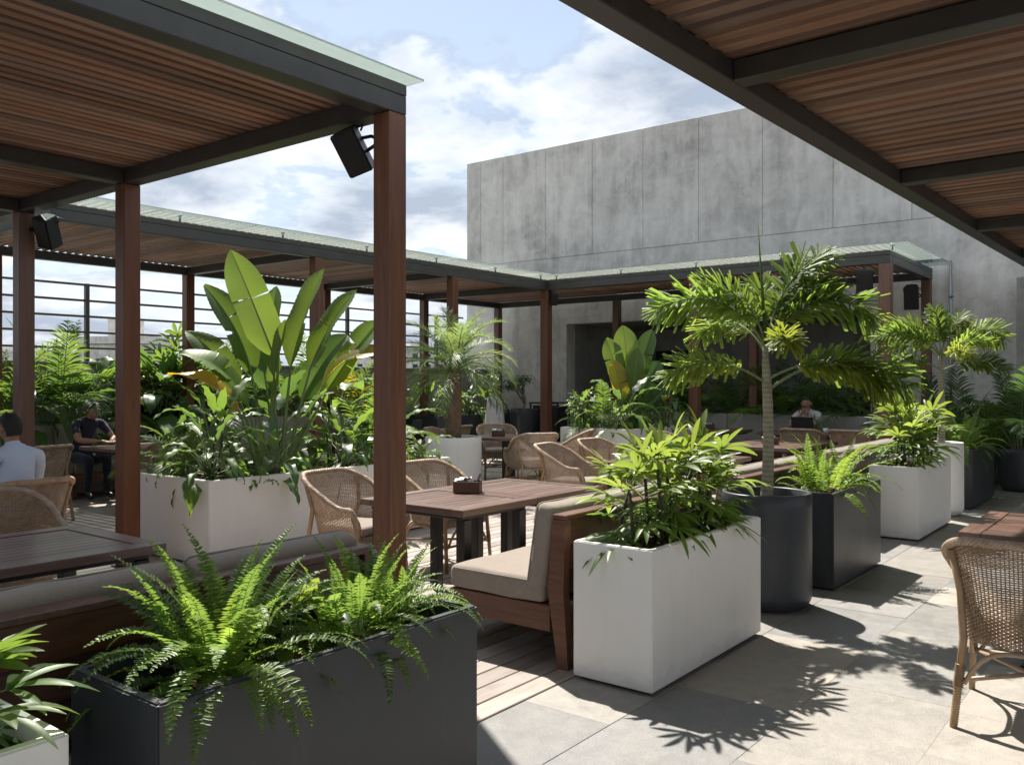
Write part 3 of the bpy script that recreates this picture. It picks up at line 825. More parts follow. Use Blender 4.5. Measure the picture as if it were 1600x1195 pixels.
def table(label, x0, x1, y0, y1, legs='corner', along='y', h=0.75, group=None, inset=.11):
    t = thing('table', label, 'table', ((x0 + x1) / 2, (y0 + y1) / 2, 0), 0, group)
    lx, ly = x1 - x0, y1 - y0
    plank_top(t, lx, ly, h, along=along)
    if legs == 'corner':
        me = box_mesh('leg', h - .078, .075, .075, M_BLACK, .004)
        for sx in (-1, 1):
            for sy in (-1, 1): put('leg', me, t, (sx * (lx / 2 - .09), sy * (ly / 2 - .10) if sy > 0 else -(ly / 2 - inset), (h - .078) / 2), (0, R(-90), 0))
    else:
        put('leg', box_mesh('leg', h - .09, .10, .10, M_BLACK, .004), t, (0, 0, (h - .09) / 2 + .012), (0, R(-90), 0))
        put('foot_plate', box_mesh('foot_plate', .62, .62, .014, M_BLACK, .004), t, (0, 0, .008))
    return t

table('nearer of the two joined dark plank tables beside the sunlit bench', -4.68, -3.70, 4.24, 5.05)
table('farther of the two joined dark plank tables, reaching behind the lady palms', -4.68, -3.70, 5.054, 5.92, inset=.38)
table('dark plank table cut off at the left edge in the near foreground', -5.12, -4.16, 0.75, 2.45)
table('dark table half hidden behind the lady palm leaves', -4.88, -3.86, 7.75, 9.3)
table('long dark table with napkin box behind the foxtail palm trunk', -4.95, -3.90, 10.75, 12.45)
table('dark square table cut off at the right edge on the stone path', -1.02, 0.15, 5.35, 6.32, 'pedestal', along='x')
table('dark table where the man with the laptop sits', -5.75, -4.35, 14.05, 14.75, 'pedestal', along='x')
table('dark table in shade at the far right sofa, left of the laptop table', -7.3, -6.1, 14.05, 14.75, 'pedestal', along='x')
table('dark table in front of the man in navy polo', -11.35, -10.45, 5.45, 6.9, 'pedestal')
table('dark table hidden in shade beyond the man in light blue shirt', -9.3, -8.4, 2.55, 3.5, 'pedestal')
table('black-legged dark table in shade left of the date palm pot', -11.25, -10.2, 10.3, 11.6, 'pedestal')
t = thing('round_table', 'round dark table with napkin box right of the date palm', 'table', (-8.28, 10.55, 0))
mb = MB(); mb.lathe([(0.0, .705), (.50, .705), (.52, .712), (.522, .742), (.516, .75), (0.0, .75)], 56, smooth=False)
put('tabletop', mb.mesh('tabletop', M_TABLE), t)
put('leg', box_mesh('leg', .69, .20, .20, M_BLACK, .004), t, (0, 0, .357), (0, R(-90), R(40)))
put('foot_plate', box_mesh('foot_plate', .6, .6, .012, M_BLACK, .003), t, (0, 0, .007), (0, 0, R(40)))

# ------------------------------------------------------------------ napkin boxes
def napkin_box(label, x, y, z=0.75, rz=0.0, extra=None):
    t = thing('napkin_box', label, 'box', (x, y, z + 0.001), rz, 'napkin boxes on the tables')
    w, d_, h = .20, .13, .085
    mb = MB()
    mb.cbox(-w / 2, w / 2, -d_ / 2, -d_ / 2 + .01, 0, h, .002); mb.cbox(-w / 2, w / 2, d_ / 2 - .01, d_ / 2, 0, h, .002)
    mb.cbox(-w / 2, -w / 2 + .01, -d_ / 2 + .0101, d_ / 2 - .0101, 0, h - .001, .002); mb.cbox(w / 2 - .01, w / 2, -d_ / 2 + .0101, d_ / 2 - .0101, 0, h - .001, .002)
    mb.box(-w / 2 + .0101, w / 2 - .0101, -d_ / 2 + .0101, d_ / 2 - .0101, .002, .008); mb.box(.03, .036, -d_ / 2 + .0102, d_ / 2 - .0102, .008, h - .006)
    put('box_body', mb.mesh('box_body', M_BOX), t)
    mb = MB(); rc = random.Random(int(x * 100))
    for k in range(7):
        M = Matrix.Translation((-.035, 0, .06 + k * .006)) @ Euler((rc.uniform(-.15, .15), rc.uniform(-.2, .12), rc.uniform(-.15, .15))).to_matrix().to_4x4()
        n = 6; vs = []
        for i in range(n + 1):
            for j in range(n + 1):
                u, v = -.06 + .12 * i / n, -.05 + .10 * j / n
                vs.append(M @ Vector((u, v, mnoise.noise(Vector((u * 25, v * 25, k * 3))) * (.012 + .004 * k))))
        mb.add(vs, [(i * (n + 1) + j, (i + 1) * (n + 1) + j, (i + 1) * (n + 1) + j + 1, i * (n + 1) + j + 1) for i in range(n) for j in range(n)], 0, True)
    put('napkins', mb.mesh('napkins', M_PAPER), t)
    if extra == 'card':
        M = Matrix.Translation((.06, 0, .04)) @ Euler((0, R(20), 0)).to_matrix().to_4x4()
        mb = MB(); mb.cbox(-.004, .004, -.045, .045, 0, .115, .003, M=M); put('menu_card', mb.mesh('menu_card', M_CLIP), t)
        mb = MB(); mb.box(.0045, .006, -.038, .038, .01, .105, M=M); put('card_face', mb.mesh('card_face', M_BLACK), t)
    else:
        for k, (bx, mt) in enumerate(((.055, M_CLIP), (.075, M_BLACK))):
            mb = MB(); mb.lathe([(.0, 0), (.014, 0), (.015, .05), (.009, .065), (.009, .08), (.0, .08)], 12, (bx, (-.03, .03)[k], .03)); put('shaker', mb.mesh('shaker', mt), t)
    return t
napkin_box('dark wooden napkin box with menu card on the joined tables', -4.30, 4.98, rz=R(30), extra='card')
napkin_box('napkin box in the middle of the round table', -8.40, 10.45, rz=R(35))
napkin_box('reddish napkin box on the table behind the palm trunk', -4.45, 11.35, rz=R(36))
napkin_box('napkin box on the shaded table by the far sofa', -6.75, 14.35, rz=R(20))
napkin_box('dark napkin box on the table of the man in navy', -11.0, 6.72, rz=R(35))

# ------------------------------------------------------------------ benches
PIPES = {}
def piping(lx, ly, r, mat):
    k = (round(lx, 3), round(ly, 3), mat.name)
    if k not in PIPES:
        P = []
        for cx, cy, a0 in ((1, 1, 0), (-1, 1, 90), (-1, -1, 180), (1, -1, 270)):
            for j in range(6):
                g = R(a0 + 90 * j / 5)
                P.append(Vector((cx * (lx / 2 - r * 1.2) + r * math.cos(g), cy * (ly / 2 - r * 1.2) + r * math.sin(g), .0)))
        P.append(P[0].copy()); mb = MB(); mb.tube(P, .0055, 6, cap=False); PIPES[k] = mb.mesh('piping', mat)
    return PIPES[k]
def bench(label, y0, y1, x_back=-2.70, mat=M_TAUPE, depth=0.86):
    L = y1 - y0
    t = thing('bench', label, 'bench', (x_back, (y0 + y1) / 2, 0), 0, 'wooden benches along the planter row')
    hy = L / 2
    # local: back at x = 0, seat towards -x
    for sy in (-1, 1):
        yy = sy * (hy - .03)
        mb = MB()                                            # rear leg, raked back, one tapered post up to the rail
        vs = []
        for z, xa, xb in ((0.0, -.050, .018), (.42, -.118, -.012), (.82, -.085, .0)):
            for q in (-.028, .028): vs += [Vector((xa, yy + q, z)), Vector((xb, yy + q, z))]
        fs = []
        for k in range(2):
            a = k * 4
            fs += [(a, a + 1, a + 5, a + 4), (a + 3, a + 2, a + 6, a + 7), (a + 1, a + 3, a + 7, a + 5), (a + 2, a, a + 4, a + 6)]
        fs += [(0, 2, 3, 1), (8, 9, 11, 10)]
        mb.add(vs, fs)
        put('rear_leg', mb.mesh('rear_leg', M_BENCH), t)
        mb = MB(); mb.cbox(-depth + .05, -depth + .11, yy - .026, yy + .026, 0, .19, .004); put('front_leg', mb.mesh('front_leg', M_BENCH), t)
        mb = MB(); mb.cbox(-depth + .012, -.112, yy - .02, yy + .02, .191, .335, .004); put('side_rail', mb.mesh('side_rail', M_BENCH), t)
    mb = MB(); mb.cbox(-depth, -depth + .045, -hy + .012, hy - .012, .19, .333, .004); put('front_rail', mb.mesh('front_rail', M_BENCH), t)
    sl = box_mesh('seat_slat', L - .12, .085, .018, M_BENCH, .003)
    for k in range(7): put('seat_slat', sl, t, (-depth + .10 + k * .10, 0, .326), (0, 0, R(90)))
    bsl = box_mesh('back_slat', L - .12, .135, .022, M_BENCH, .003)
    for k in range(3):
        z = .46 + k * .142
        put('back_slat', bsl, t, (-.068 + k * .022 - .01, 0, z), (0, R(82), R(0)), (1, 1, 1)).rotation_euler = Euler((R(90) - R(8), 0, R(90)))
    mb = MB(); mb.cbox(-.085, .012, -hy, hy, .821, .850, .005); put('top_rail', mb.mesh('top_rail', M_BENCH), t)
    n = max(1, round(L / 0.95)); w = L / n
    sc = soft_box('seat_cushion', depth - .16, w - .006, .135, .035, mat, 4, .016)
    bc = soft_box('back_cushion', .13, w - .006, .50, .045, mat, 4, .0)
    for k in range(n):
        yy = -hy + w * (k + .5)
        put('piping', piping(depth - .16, w - .006, .038, mat), put('seat_cushion', sc, t, (-depth / 2 - .075, yy, .405)), (0, 0, .052))
        put('piping', piping(.50, w - .006, .040, mat), put('back_cushion', bc, t, (-.180, yy, .650), (0, R(9), 0)), (-.052, 0, 0), (0, R(90), 0))
    return t
bench('near wooden bench with a sunlit taupe seat beside the white planter', 3.94, 5.80)
bench('wooden bench seen from behind over the fern planter in the left foreground', 0.2, 2.70, -2.88)
bench('bench with pale back cushion behind the round charcoal pot', 6.35, 8.15)
bench('bench with pale back cushion behind the middle white planter', 8.75, 11.1)

# ------------------------------------------------------------------ grey banquettes
def banquette(label, x, y, L, rz, mat=M_GREYF):
    """local: back plane at y = 0, seat towards -y"""
    t = thing('banquette', label, 'sofa', (x, y, 0), rz, 'grey banquettes round the edge of the terrace')
    n = max(2, round(L / .82)); w = L / n
    sc = soft_box('seat_cushion', w - .008, .58, .12, .03, M_OLIVE, 3, .012)
    bc = soft_box('back_panel', w - .010, .12, .56, .03, mat, 3, .0)
    for k in range(n):
        xx = -L / 2 + w * (k + .5)
        put('seat_cushion', sc, t, (xx, -.42, .41)); put('back_panel', bc, t, (xx, -.07, .72), (R(-4), 0, 0))
    mb = MB(); mb.cbox(-L / 2 + .01, L / 2 - .01, -.70, -.05, .21, .348, .004); put('seat_frame', mb.mesh('seat_frame', M_BENCH), t)
    mb = MB()
    lg = box_mesh('leg', .205, .06, .06, M_BENCH, .003)
    for k in range(n + 1): put('leg', lg, t, (-L / 2 + .06 + (L - .12) * k / n, -.62, .104), (0, R(-90), 0))
    mb = MB(); mb.cbox(-L / 2, L / 2, -.01, .03, 0, .97, .004); put('back_board', mb.mesh('back_board', M_GREYF), t)
    return t
banquette('long grey banquette under the hedge where the man in navy sits', -12.48, 6.4, 3.2, R(90))
banquette('grey banquette at the far left behind the man in blue shirt', -12.48, 3.1, 3.2, R(90))
banquette('grey banquette beyond the bird of paradise planter in shade', -12.48, 10.1, 4.0, R(90))
banquette('grey banquette along the recess where the man with the laptop sits', -6.4, 15.40, 5.9, 0)

# ------------------------------------------------------------------ rattan tub chairs
def ss(a, b_, x):
    t = min(1, max(0, (x - a) / (b_ - a))); return t * t * (3 - 2 * t)

CW, CB, CFR, CR = .285, -.28, .235, .20
def upath(u):
    """open tub outline, u 0..1 from the left front round the back to the right front: point and outward normal"""
    s1 = CFR - (CB + CR); s2 = PI / 2 * CR; s3 = 2 * (CW - CR)
    tot = 2 * s1 + 2 * s2 + s3; s = u * tot
    if s < s1: return Vector((-CW, CFR - s, 0)), Vector((-1, 0, 0))
    s -= s1
    if s < s2:
        g = PI + s / CR
        return Vector((-CW + CR + CR * math.cos(g), CB + CR + CR * math.sin(g), 0)), Vector((math.cos(g), math.sin(g), 0))
    s -= s2
    if s < s3: return Vector((-CW + CR + s, CB, 0)), Vector((0, -1, 0))
    s -= s3
    if s < s2:
        g = 1.5 * PI + s / CR
        return Vector((CW - CR + CR * math.cos(g), CB + CR + CR * math.sin(g), 0)), Vector((math.cos(g), math.sin(g), 0))
    s -= s2
    return Vector((CW, CB + CR + s, 0)), Vector((1, 0, 0))
def ctop(u):
    a = abs(2 * u - 1)
    z = .625 + .235 * (1 - ss(.22, .86, a))
    if a > .94: z -= .05 * ((a - .94) / .06) ** 2
    return z
def cpt(u, z, off=0.0):
    p, n = upath(u)
    f = (z - .36) / .5
    fl = -.035 + .055 * f + .035 * f * f
    lean = -0.045 * f * (1 - ss(.35, .9, abs(2 * u - 1)))
    q = p + n * (fl + off); q.z = z; q.y += lean
    return q
def chair_meshes():
    N = 84
    wv = MB()
    for k in range(N + 1):                                      # upright stakes
        u = k / N
        zt = ctop(u)
        wv.tube([cpt(u, .37 + (zt - .37) * j / 4) for j in range(5)], .0030, 4, cap=False)
    z = .372; row = 0
    while z < .86:
        ks = [k for k in range(2 * N + 1) if ctop(k / (2 * N)) > z + .004]
        runs = []; cur = []
        for k in ks:
            if cur and k != cur[-1] + 1: runs.append(cur); cur = []
            cur.append(k)
        if cur: runs.append(cur)
        for r_ in runs:
            if len(r_) < 4: continue
            pts = []
            for k in r_:
                w = 0.0048 * math.sin(PI * (k / 2 + .5 + row)) if k % 2 == 0 else 0.0
                pts.append(cpt(k / (2 * N), z + random.uniform(-.0006, .0006), w))
            wv.tube(pts, .0037, 4, cap=False, smooth=False)
        z += .0108 if .50 < z < .74 else .0088
        row += 1
    for k in range(7):                                           # apron under the front edge of the seat
        zz = .368 + k * .0085
        wv.tube([cpt(0, zz).lerp(cpt(1, zz), j / 40) + Vector((0, .045 * math.sin(PI * j / 40) + .003 * (-1) ** (j + k), 0)) for j in range(41)], .0040, 4, cap=False)
    rim = MB()
    NS = 190
    def rimpath():
        P = []
        for k in range(NS + 1):
            u = k / NS
            P.append(cpt(u, ctop(u) + .004, .016))
        fl = [P[0] + Vector((.006 * math.sin(j), .022 * math.sin(j * .8), -(.62 - .44) * (1 - j / 7) - 0.0)) for j in range(7)]
        lo = cpt(0, .42, .010); hi = P[0]
        pre = [lo.lerp(hi, j / 9) + Vector((0, .030 * math.sin(PI * j / 9), 0)) for j in range(9)]
        lo2 = cpt(1, .42, .010); hi2 = P[-1]
        post_ = [hi2.lerp(lo2, j / 9) + Vector((0, .030 * math.sin(PI * j / 9), 0)) for j in range(1, 10)]
        return pre + P + post_
    P = rimpath()
    T = [(P[min(i + 1, len(P) - 1)] - P[max(i - 1, 0)]).normalized() for i in range(len(P))]
    arc = 0.0; acc = [0.0]
    for i in range(1, len(P)): acc.append(acc[-1] + (P[i] - P[i - 1]).length)
    for k in range(5):
        pts = []
        for i, p in enumerate(P):
            up = Vector((0, 0, 1)); sd = T[i].cross(up)
            if sd.length < .2: sd = T[i].cross(Vector((0, 1, 0)))
            sd.normalize(); u2 = sd.cross(T[i])
            g = acc[i] * 62 + 2 * PI * k / 5
            pts.append(p + sd * math.cos(g) * .0145 + u2 * math.sin(g) * .0125)
        rim.tube(pts, .0092, 5, cap=True)
    rim.tube(P, .012, 6)
    return wv, rim
wv, rim = chair_meshes()
ME_WEAVE, ME_RIM = wv.mesh('woven_shell', M_RATTAN), rim.mesh('rim', M_RATTAN)
def wrapped(pts, r, z_lo, z_hi, mb, n=8):
    """cane pole with a coil of binding between two heights"""
    mb.tube(pts, r, n)
    a, c_ = Vector(pts[0]), Vector(pts[1])
    k0, k1 = (z_lo - a.z) / (c_.z - a.z), (z_hi - a.z) / (c_.z - a.z)
    m = int(abs(z_hi - z_lo) / .006)
    for j in range(m):
        q = a.lerp(c_, k0 + (k1 - k0) * (j + .5) / m)
        t = (c_ - a).normalized() * .0028
        mb.tube([q - t, q, q + t], [r * .98, r + .0035, r * .98], n, cap=False)
LEGS = []
cor = [(-.235, -.255), (.235, -.255)]
def rear(sx):
    mb = MB()
    a = Vector((sx * .275, -.335, 0)); m_ = Vector((sx * .240, -.285, .40)); tp = cpt(.305 if sx < 0 else .695, .80, .012)
    tp2 = cpt(.305 if sx < 0 else .695, .60, .014)
    mb.tube([a, m_, tp2, tp], [.0165, .018, .0175, .017], 10)
    for j in range(18):
        q = a.lerp(m_, .04 + .028 * j); t = (m_ - a).normalized() * .003
        mb.tube([q - t, q, q + t], [.0165, .0195, .0165], 10, cap=False)
    for j in range(12):
        q = a.lerp(m_, .46 + .022 * j); t = (m_ - a).normalized() * .003
        mb.tube([q - t, q, q + t], [.020, .0245, .020], 10, cap=False)
    return mb.mesh('leg', M_CANE)
def front(sx):
    mb = MB()
    a = Vector((sx * .275, .275, 0)); m_ = Vector((sx * .258, .240, .42)); tp = cpt(0.02 if sx < 0 else .98, .585, .006)
    mb.tube([a, m_, tp], [.0155, .0165, .014], 10)
    for j in range(9):
        q = a.lerp(m_, .46 + .025 * j); t = (m_ - a).normalized() * .003
        mb.tube([q - t, q, q + t], [.019, .0225, .019], 10, cap=False)
    return mb.mesh('leg', M_CANE)
ME_LEGS = [rear(-1), rear(1), front(-1), front(1)]
mb = MB()
F = [Vector((-.26, -.31, .21)), Vector((.26, -.31, .21)), Vector((.266, .257, .21)), Vector((-.266, .257, .21))]
mb.tube([F[0], F[2]], .011, 8); mb.tube([F[1] + Vector((0, 0, .005)), F[3] + Vector((0, 0, .005))], .011, 8)
mb.tube([F[3], F[2]], .011, 8)
ME_STR = mb.mesh('stretcher', M_CANE)
mb = MB()
for i in range(4):
    p, q = F[i], F[(i + 1) % 4]
    pts = []
    for k in range(15):
        g = k / 14
        h = (1 - abs(2 * g - 1) ** 3.2)
        e = p.lerp(q, .05 + .90 * g); e.z = .20 + .165 * h
        pts.append(e)
    mb.tube(pts, .0105, 8)
ME_BRACE = mb.mesh('brace', M_CANE)
ME_CUSH = soft_box('cushion', .45, .45, .075, .03, M_TAUPE, 4, .012)
ME_CUSH2 = soft_box('cushion', .45, .45, .075, .03, M_OLIVE, 4, .012)
mb = MB(); mb.cbox(-.20, .20, -.20, .24, .392, .412, .004); ME_SEAT = mb.mesh('seat_base', M_RATTAN)
proto = thing('rattan_chair', 'x', 'chair')
tag(put('woven_shell', ME_WEAVE, proto), kind='stuff'); put('rim', ME_RIM, proto)
for m_ in ME_LEGS: put('leg', m_, proto)
put('stretcher', ME_STR, proto); put('brace', ME_BRACE, proto); put('seat_base', ME_SEAT, proto)
put('cushion', ME_CUSH, proto, (0, .025, .455))
used = [False]
def chair(x, y, rz, label, olive=False):
    t = proto if not used[0] else copy_tree(proto)
    used[0] = True
    t.location = (x, y, 0); t.rotation_euler = (0, 0, R(rz)); t['label'] = label; t['category'] = 'chair'; t['group'] = 'rattan tub chairs on the terrace'
    if olive:
        for ch in t.children:
            if ch.name.startswith('cushion'): ch.data = ME_CUSH2
    return t
chair(-5.12, 4.62, -84, 'rattan tub chair right behind the nearest tall post')
chair(-5.10, 5.62, -92, 'rattan tub chair across the joined tables from the sunlit bench')
chair(-0.60, 4.74, 3, 'large rattan chair standing on the stone path at the right edge')
chair(-0.36, 6.95, 182, 'rattan chair behind the right-edge table, barely in view')
chair(-5.82, 2.38, -84, 'rattan chair behind the foreground table at the left edge')
chair(-6.95, 2.85, 96, 'rattan chair in which the man in light blue shirt sits')
chair(-10.35, 4.45, 100, 'rattan chair in shade right of the left-most post')
chair(-9.98, 5.85, 84, 'rattan chair facing away, left of the long white planter', True)
chair(-5.52, 8.20, -80, 'rattan tub chair at the table behind the lady palm leaves')
chair(-5.58, 9.18, -92, 'rattan chair rim peeking over the lady palm leaves')
chair(-7.45, 10.95, 115, 'rattan chair right of the round table facing it', True)
chair(-7.42, 9.95, 60, 'rattan chair with its side to us at the front right of the round table')
chair(-9.05, 10.10, -62, 'rattan chair between the date palm pot and the round table')
chair(-9.0, 11.2, -130, 'rattan chair beyond the round table turned to the left')
chair(-9.75, 10.75, 88, 'rattan chair rim just left of the date palm trunk')
chair(-5.62, 11.0, -92, 'rattan chair behind the leafy lady palm tips')
chair(-5.62, 12.0, -88, 'rattan chair farther left along the table behind the palm trunk')
chair(-4.72, 13.45, 4, 'rattan chair with its back to us in front of the laptop')
chair(-3.98, 13.55, -3, 'rattan chair half hidden by the far right corner post')
# ------------------------------------------------------------------ leaves and fronds
rl = random.Random(77)
RIGHT = Vector((math.cos(R(TH)), math.sin(R(TH)), 0))
FWD = Vector((-math.sin(R(TH)), math.cos(R(TH)), 0))
UPV = Vector((0, 0, 1))

def arc(L, p0, bend, n, curl=1.3, yaw=0.0):
    pts = [Vector((0, 0, 0))]; ya = 0.0
    for i in range(n):
        g = (i + .5) / n
        th = R(p0) - R(bend) * g ** curl; ya = R(yaw) * g
        pts.append(pts[-1] + Vector((math.cos(th) * math.cos(ya), math.cos(th) * math.sin(ya), math.sin(th))) * (L / n))
    return pts
def sample(pts, s):
    f = s * (len(pts) - 1); i = min(int(f), len(pts) - 2); k = f - i
    return pts[i].lerp(pts[i + 1], k), (pts[i + 1] - pts[i]).normalized()

def pinnate(mb, pts, pairs, ll, lw, s0=.12, sweep=40, lift=12, droop=.25, prof=None, rr_=None, mi=0, seg=2, fold=.2, plumose=0, wedge=False, jit=.1, taper=.8):
    rr_ = rr_ or rl
    for k in range(pairs):
        s = s0 + (1 - s0) * (k + .5) / pairs
        for sd in (-1, 1):
            s_ = min(.999, s + rr_.uniform(-.3, .3) / pairs)
            p, t = sample(pts, s_)
            side = t.cross(UPV)
            if side.length < .05: side = Vector((0, -1, 0))
            side.normalize(); up = side.cross(t).normalized()
            w = prof(s) if prof else (math.sin(PI * min(1, (s * .9 + .12))) ** taper)
            L = ll * w * rr_.uniform(1 - jit, 1 + jit)
            if L < .004: continue
            sw = R(sweep + 28 * (s - .4)) + rr_.uniform(-jit, jit)
            li = R(lift) + rr_.uniform(-jit, jit) * 1.2
            if plumose: li = rr_.uniform(-plumose, plumose)
            dr = side * sd * math.cos(sw) * math.cos(li) + t * math.sin(sw) + up * math.cos(sw) * math.sin(li)
            dr.normalize()
            q = [p]
            for j in range(1, seg + 1):
                g = j / seg
                q.append(p + dr * (L * g) - UPV * (droop * L * g * g))
            if wedge: ws = [lw * .25] + [lw * (.45 + .65 * j / seg) for j in range(1, seg)] + [lw * rr_.uniform(.5, .95)]
            else: ws = [lw * .55] + [lw * (1.0 - .25 * j / seg) for j in range(1, seg)] + [lw * .12]
            mb.strip(q, [x * (.55 + .45 * w) for x in ws], up if abs(dr.dot(up)) < .9 else t, fold, mi)

def fern_frond(L, p0, bend, mat, seed):
    q = random.Random(seed); mb = MB()
    pts = arc(L, p0, bend, 12, 1.5, q.uniform(-25, 25))
    mb.tube(pts, [.0022 - .0016 * i / 12 for i in range(13)], 4, 1, False)
    pinnate(mb, pts, int(34 * L / .5), .050, .0165, .10, 6, 14, .12, lambda s: (min(1, .45 + s * 2.2) if s < .3 else 1.0) * max(0.0, 1 - ((s - .25) / .78) ** 2.2 if s > .25 else 1), q, 0, 2, .25, jit=.14)
    return mb.mesh('frond', [mat, L_STALK])
FERN = [fern_frond(.50, p, b_, L_FERN, i) for i, (p, b_) in enumerate([(86, 40), (78, 50), (72, 70), (64, 80), (55, 90), (46, 95), (38, 100), (28, 95), (18, 90), (8, 85)])]
FERNY = [fern_frond(.46, p, b_, L_FERNY, 20 + i) for i, (p, b_) in enumerate([(86, 45), (76, 60), (66, 75), (56, 85), (45, 95), (34, 100), (22, 90), (10, 80)])]

def fern(label, x, y, z, n, size, var=FERN, spread=.07, young=None, aspect=1.0):
    t = thing('fern', label, 'fern', (x, y, z), 0, 'ferns in the planters')
    for i in range(n):
        g = i / n
        k = min(len(var) - 1, int(g ** 1.25 * len(var)))
        az = i * 2.39996 + rl.uniform(-.4, .4)
        me = var[k]
        if young and rl.random() < .28: me = young[min(len(young) - 1, int(g * len(young)))]
        r_ = spread * rl.random() ** .5
        s_ = size * rl.uniform(.72, 1.12)
        put('frond', me, t, (math.cos(az) * r_, math.sin(az) * r_ * aspect, rl.uniform(-.015, .02)), (rl.uniform(-.2, .2), rl.uniform(-.1, .1), az), s_)
    return t

def strap(mb, base, dr, L, w, droop, up, seg=6, mi=0, fold=.18):
    q, ws = [], []
    for j in range(seg + 1):
        g = j / seg
        q.append(base + dr * (L * g) - UPV * (droop * L * g ** 2.1))
        ws.append(w * (.35 + 1.3 * g if g < .5 else 1.0 * (1 - ((g - .5) / .5) ** 2.4 * .92)))
    mb.strip(q, ws, up, fold, mi)

def fan_leaf(seed, pet, bl, n, mat, p0):
    q = random.Random(seed); mb = MB()
    pts = arc(pet, p0, 25, 5)
    mb.tube(pts, [.0045, .004, .0036, .0034, .0032, .003], 5, 1, False)
    tip, t = pts[-1], (pts[-1] - pts[-2]).normalized()
    side = t.cross(UPV).normalized(); up = side.cross(t).normalized()
    for k in range(n):
        g = (k + .5) / n * 2 - 1
        a = g * R(82) + q.uniform(-.08, .08)
        el = R(12) * (1 - abs(g)) + q.uniform(-.14, .14)
        dr = (t * math.cos(a) + side * math.sin(a)).normalized()
        dr = (dr * math.cos(el) + up * math.sin(el)).normalized()
        strap(mb, tip, dr, bl * (1 - .22 * abs(g)) * q.uniform(.88, 1.1), .046 * q.uniform(.85, 1.15), q.uniform(.14, .42), up, 7)
    return mb.mesh('leaf', [mat, L_STALK])
def fans(mat, s0): return [fan_leaf(s0 + i, pet, .30, n, mat, p) for i, (pet, n, p) in enumerate([(.16, 5, 74), (.17, 6, 62), (.19, 6, 50), (.20, 7, 38), (.21, 6, 26), (.19, 7, 12), (.17, 5, -2)])]
FAN = fans(L_RHAP, 100); FAND = fans(L_DEEP, 140); FANM = fans(L_MID, 180)

def lady_palm(label, x, y, z, lx, ly, n, h, size=1.0, var=FAN, per=7, alt=None):
    t = thing('lady_palm', label, 'plant', (x, y, z), 0, 'lady palms in the planters')
    for i in range(n):
        bx, by = rl.uniform(-lx, lx), -ly + 2 * ly * (i + .5) / n + rl.uniform(-.04, .04)
        hh = h * rl.uniform(.55, 1.1)
        tx, ty = bx + rl.uniform(-.07, .07), by + rl.uniform(-.07, .07)
        mb = MB(); base, top = Vector((bx, by, -.03)), Vector((tx, ty, hh))
        mid = base.lerp(top, .5) + Vector((rl.uniform(-.02, .02), rl.uniform(-.02, .02), 0))
        mb.tube([base, mid, top], [.011, .010, .008], 6)
        put('stem', mb.mesh('stem', L_CANE), t)
        for k in range(per):
            g = k / max(1, per - 1)
            p = base.lerp(top, 1 - .62 * g)
            me = (alt if alt and g > .6 else var)[min(6, int(g * 6.2 + rl.uniform(0, .99)))]
            az = k * 2.4 + i * 1.1 + rl.uniform(-.4, .4)
            put('leaf', me, t, p, (rl.uniform(-.15, .15), rl.uniform(-.15, .15), az), size * rl.uniform(.75, 1.1))
    return t

def broad_leaf(seed, pet, L, Wd, mat, p0, bend, wav=.012):
    q = random.Random(seed); mb = MB()
    pts = arc(pet, p0, bend * .3, 5)
    mb.tube(pts, [.006, .0055, .005, .0045, .004, .0036], 5, 1, False)
    p1 = math.degrees(math.asin(max(-1, min(1, (pts[-1] - pts[-2]).normalized().z))))
    lp = [pts[-1] + p for p in arc(L, p1 - 12, bend, 9)]
    ws = [Wd * max(.04, math.sin(PI * min(1, (i / 9) ** .72)) ** .9) if i < 9 else .004 for i in range(10)]
    ws[0] = .01
    vs = []
    for i, p in enumerate(lp):
        t = (lp[min(i + 1, 9)] - lp[max(i - 1, 0)]).normalized(); sd = t.cross(UPV)
        if sd.length < .05: sd = Vector((0, -1, 0))
        sd.normalize(); u = sd.cross(t)
        for c_ in (-1, -.5, 0, .5, 1):
            e = abs(c_)
            vs.append(p + sd * (c_ * ws[i] * .5) + u * (ws[i] * .20 * e - ws[i] * .10 * e * e + (wav * math.sin(i * 2.1 + seed + c_) * e)))
    fs = [(i * 5 + k, i * 5 + k + 1, (i + 1) * 5 + k + 1, (i + 1) * 5 + k) for i in range(9) for k in range(4)]
    mb.add(vs, fs, 0, True)
    return mb.mesh('leaf', [mat, L_STALK])
def broads(mat, L, Wd, pet, s0): return [broad_leaf(s0 + i, pet * f, L, Wd, mat, p, b_) for i, (p, b_, f) in enumerate([(84, 40, 1.0), (74, 70, 1.0), (64, 85, 1.05), (54, 100, 1.0), (42, 100, .9), (30, 95, .85), (16, 80, .7), (4, 70, .6)])]
BR_LANCE = broads(L_DEEP, .34, .085, .22, 300)
BR_LANCEM = broads(L_MID, .36, .095, .20, 320)
BR_HEART = broads(L_MID, .30, .19, .34, 340)
BR_BIG = broads(L_DEEP, .52, .24, .50, 360)
BR_SMALL = broads(L_MID, .11, .045, .06, 380)

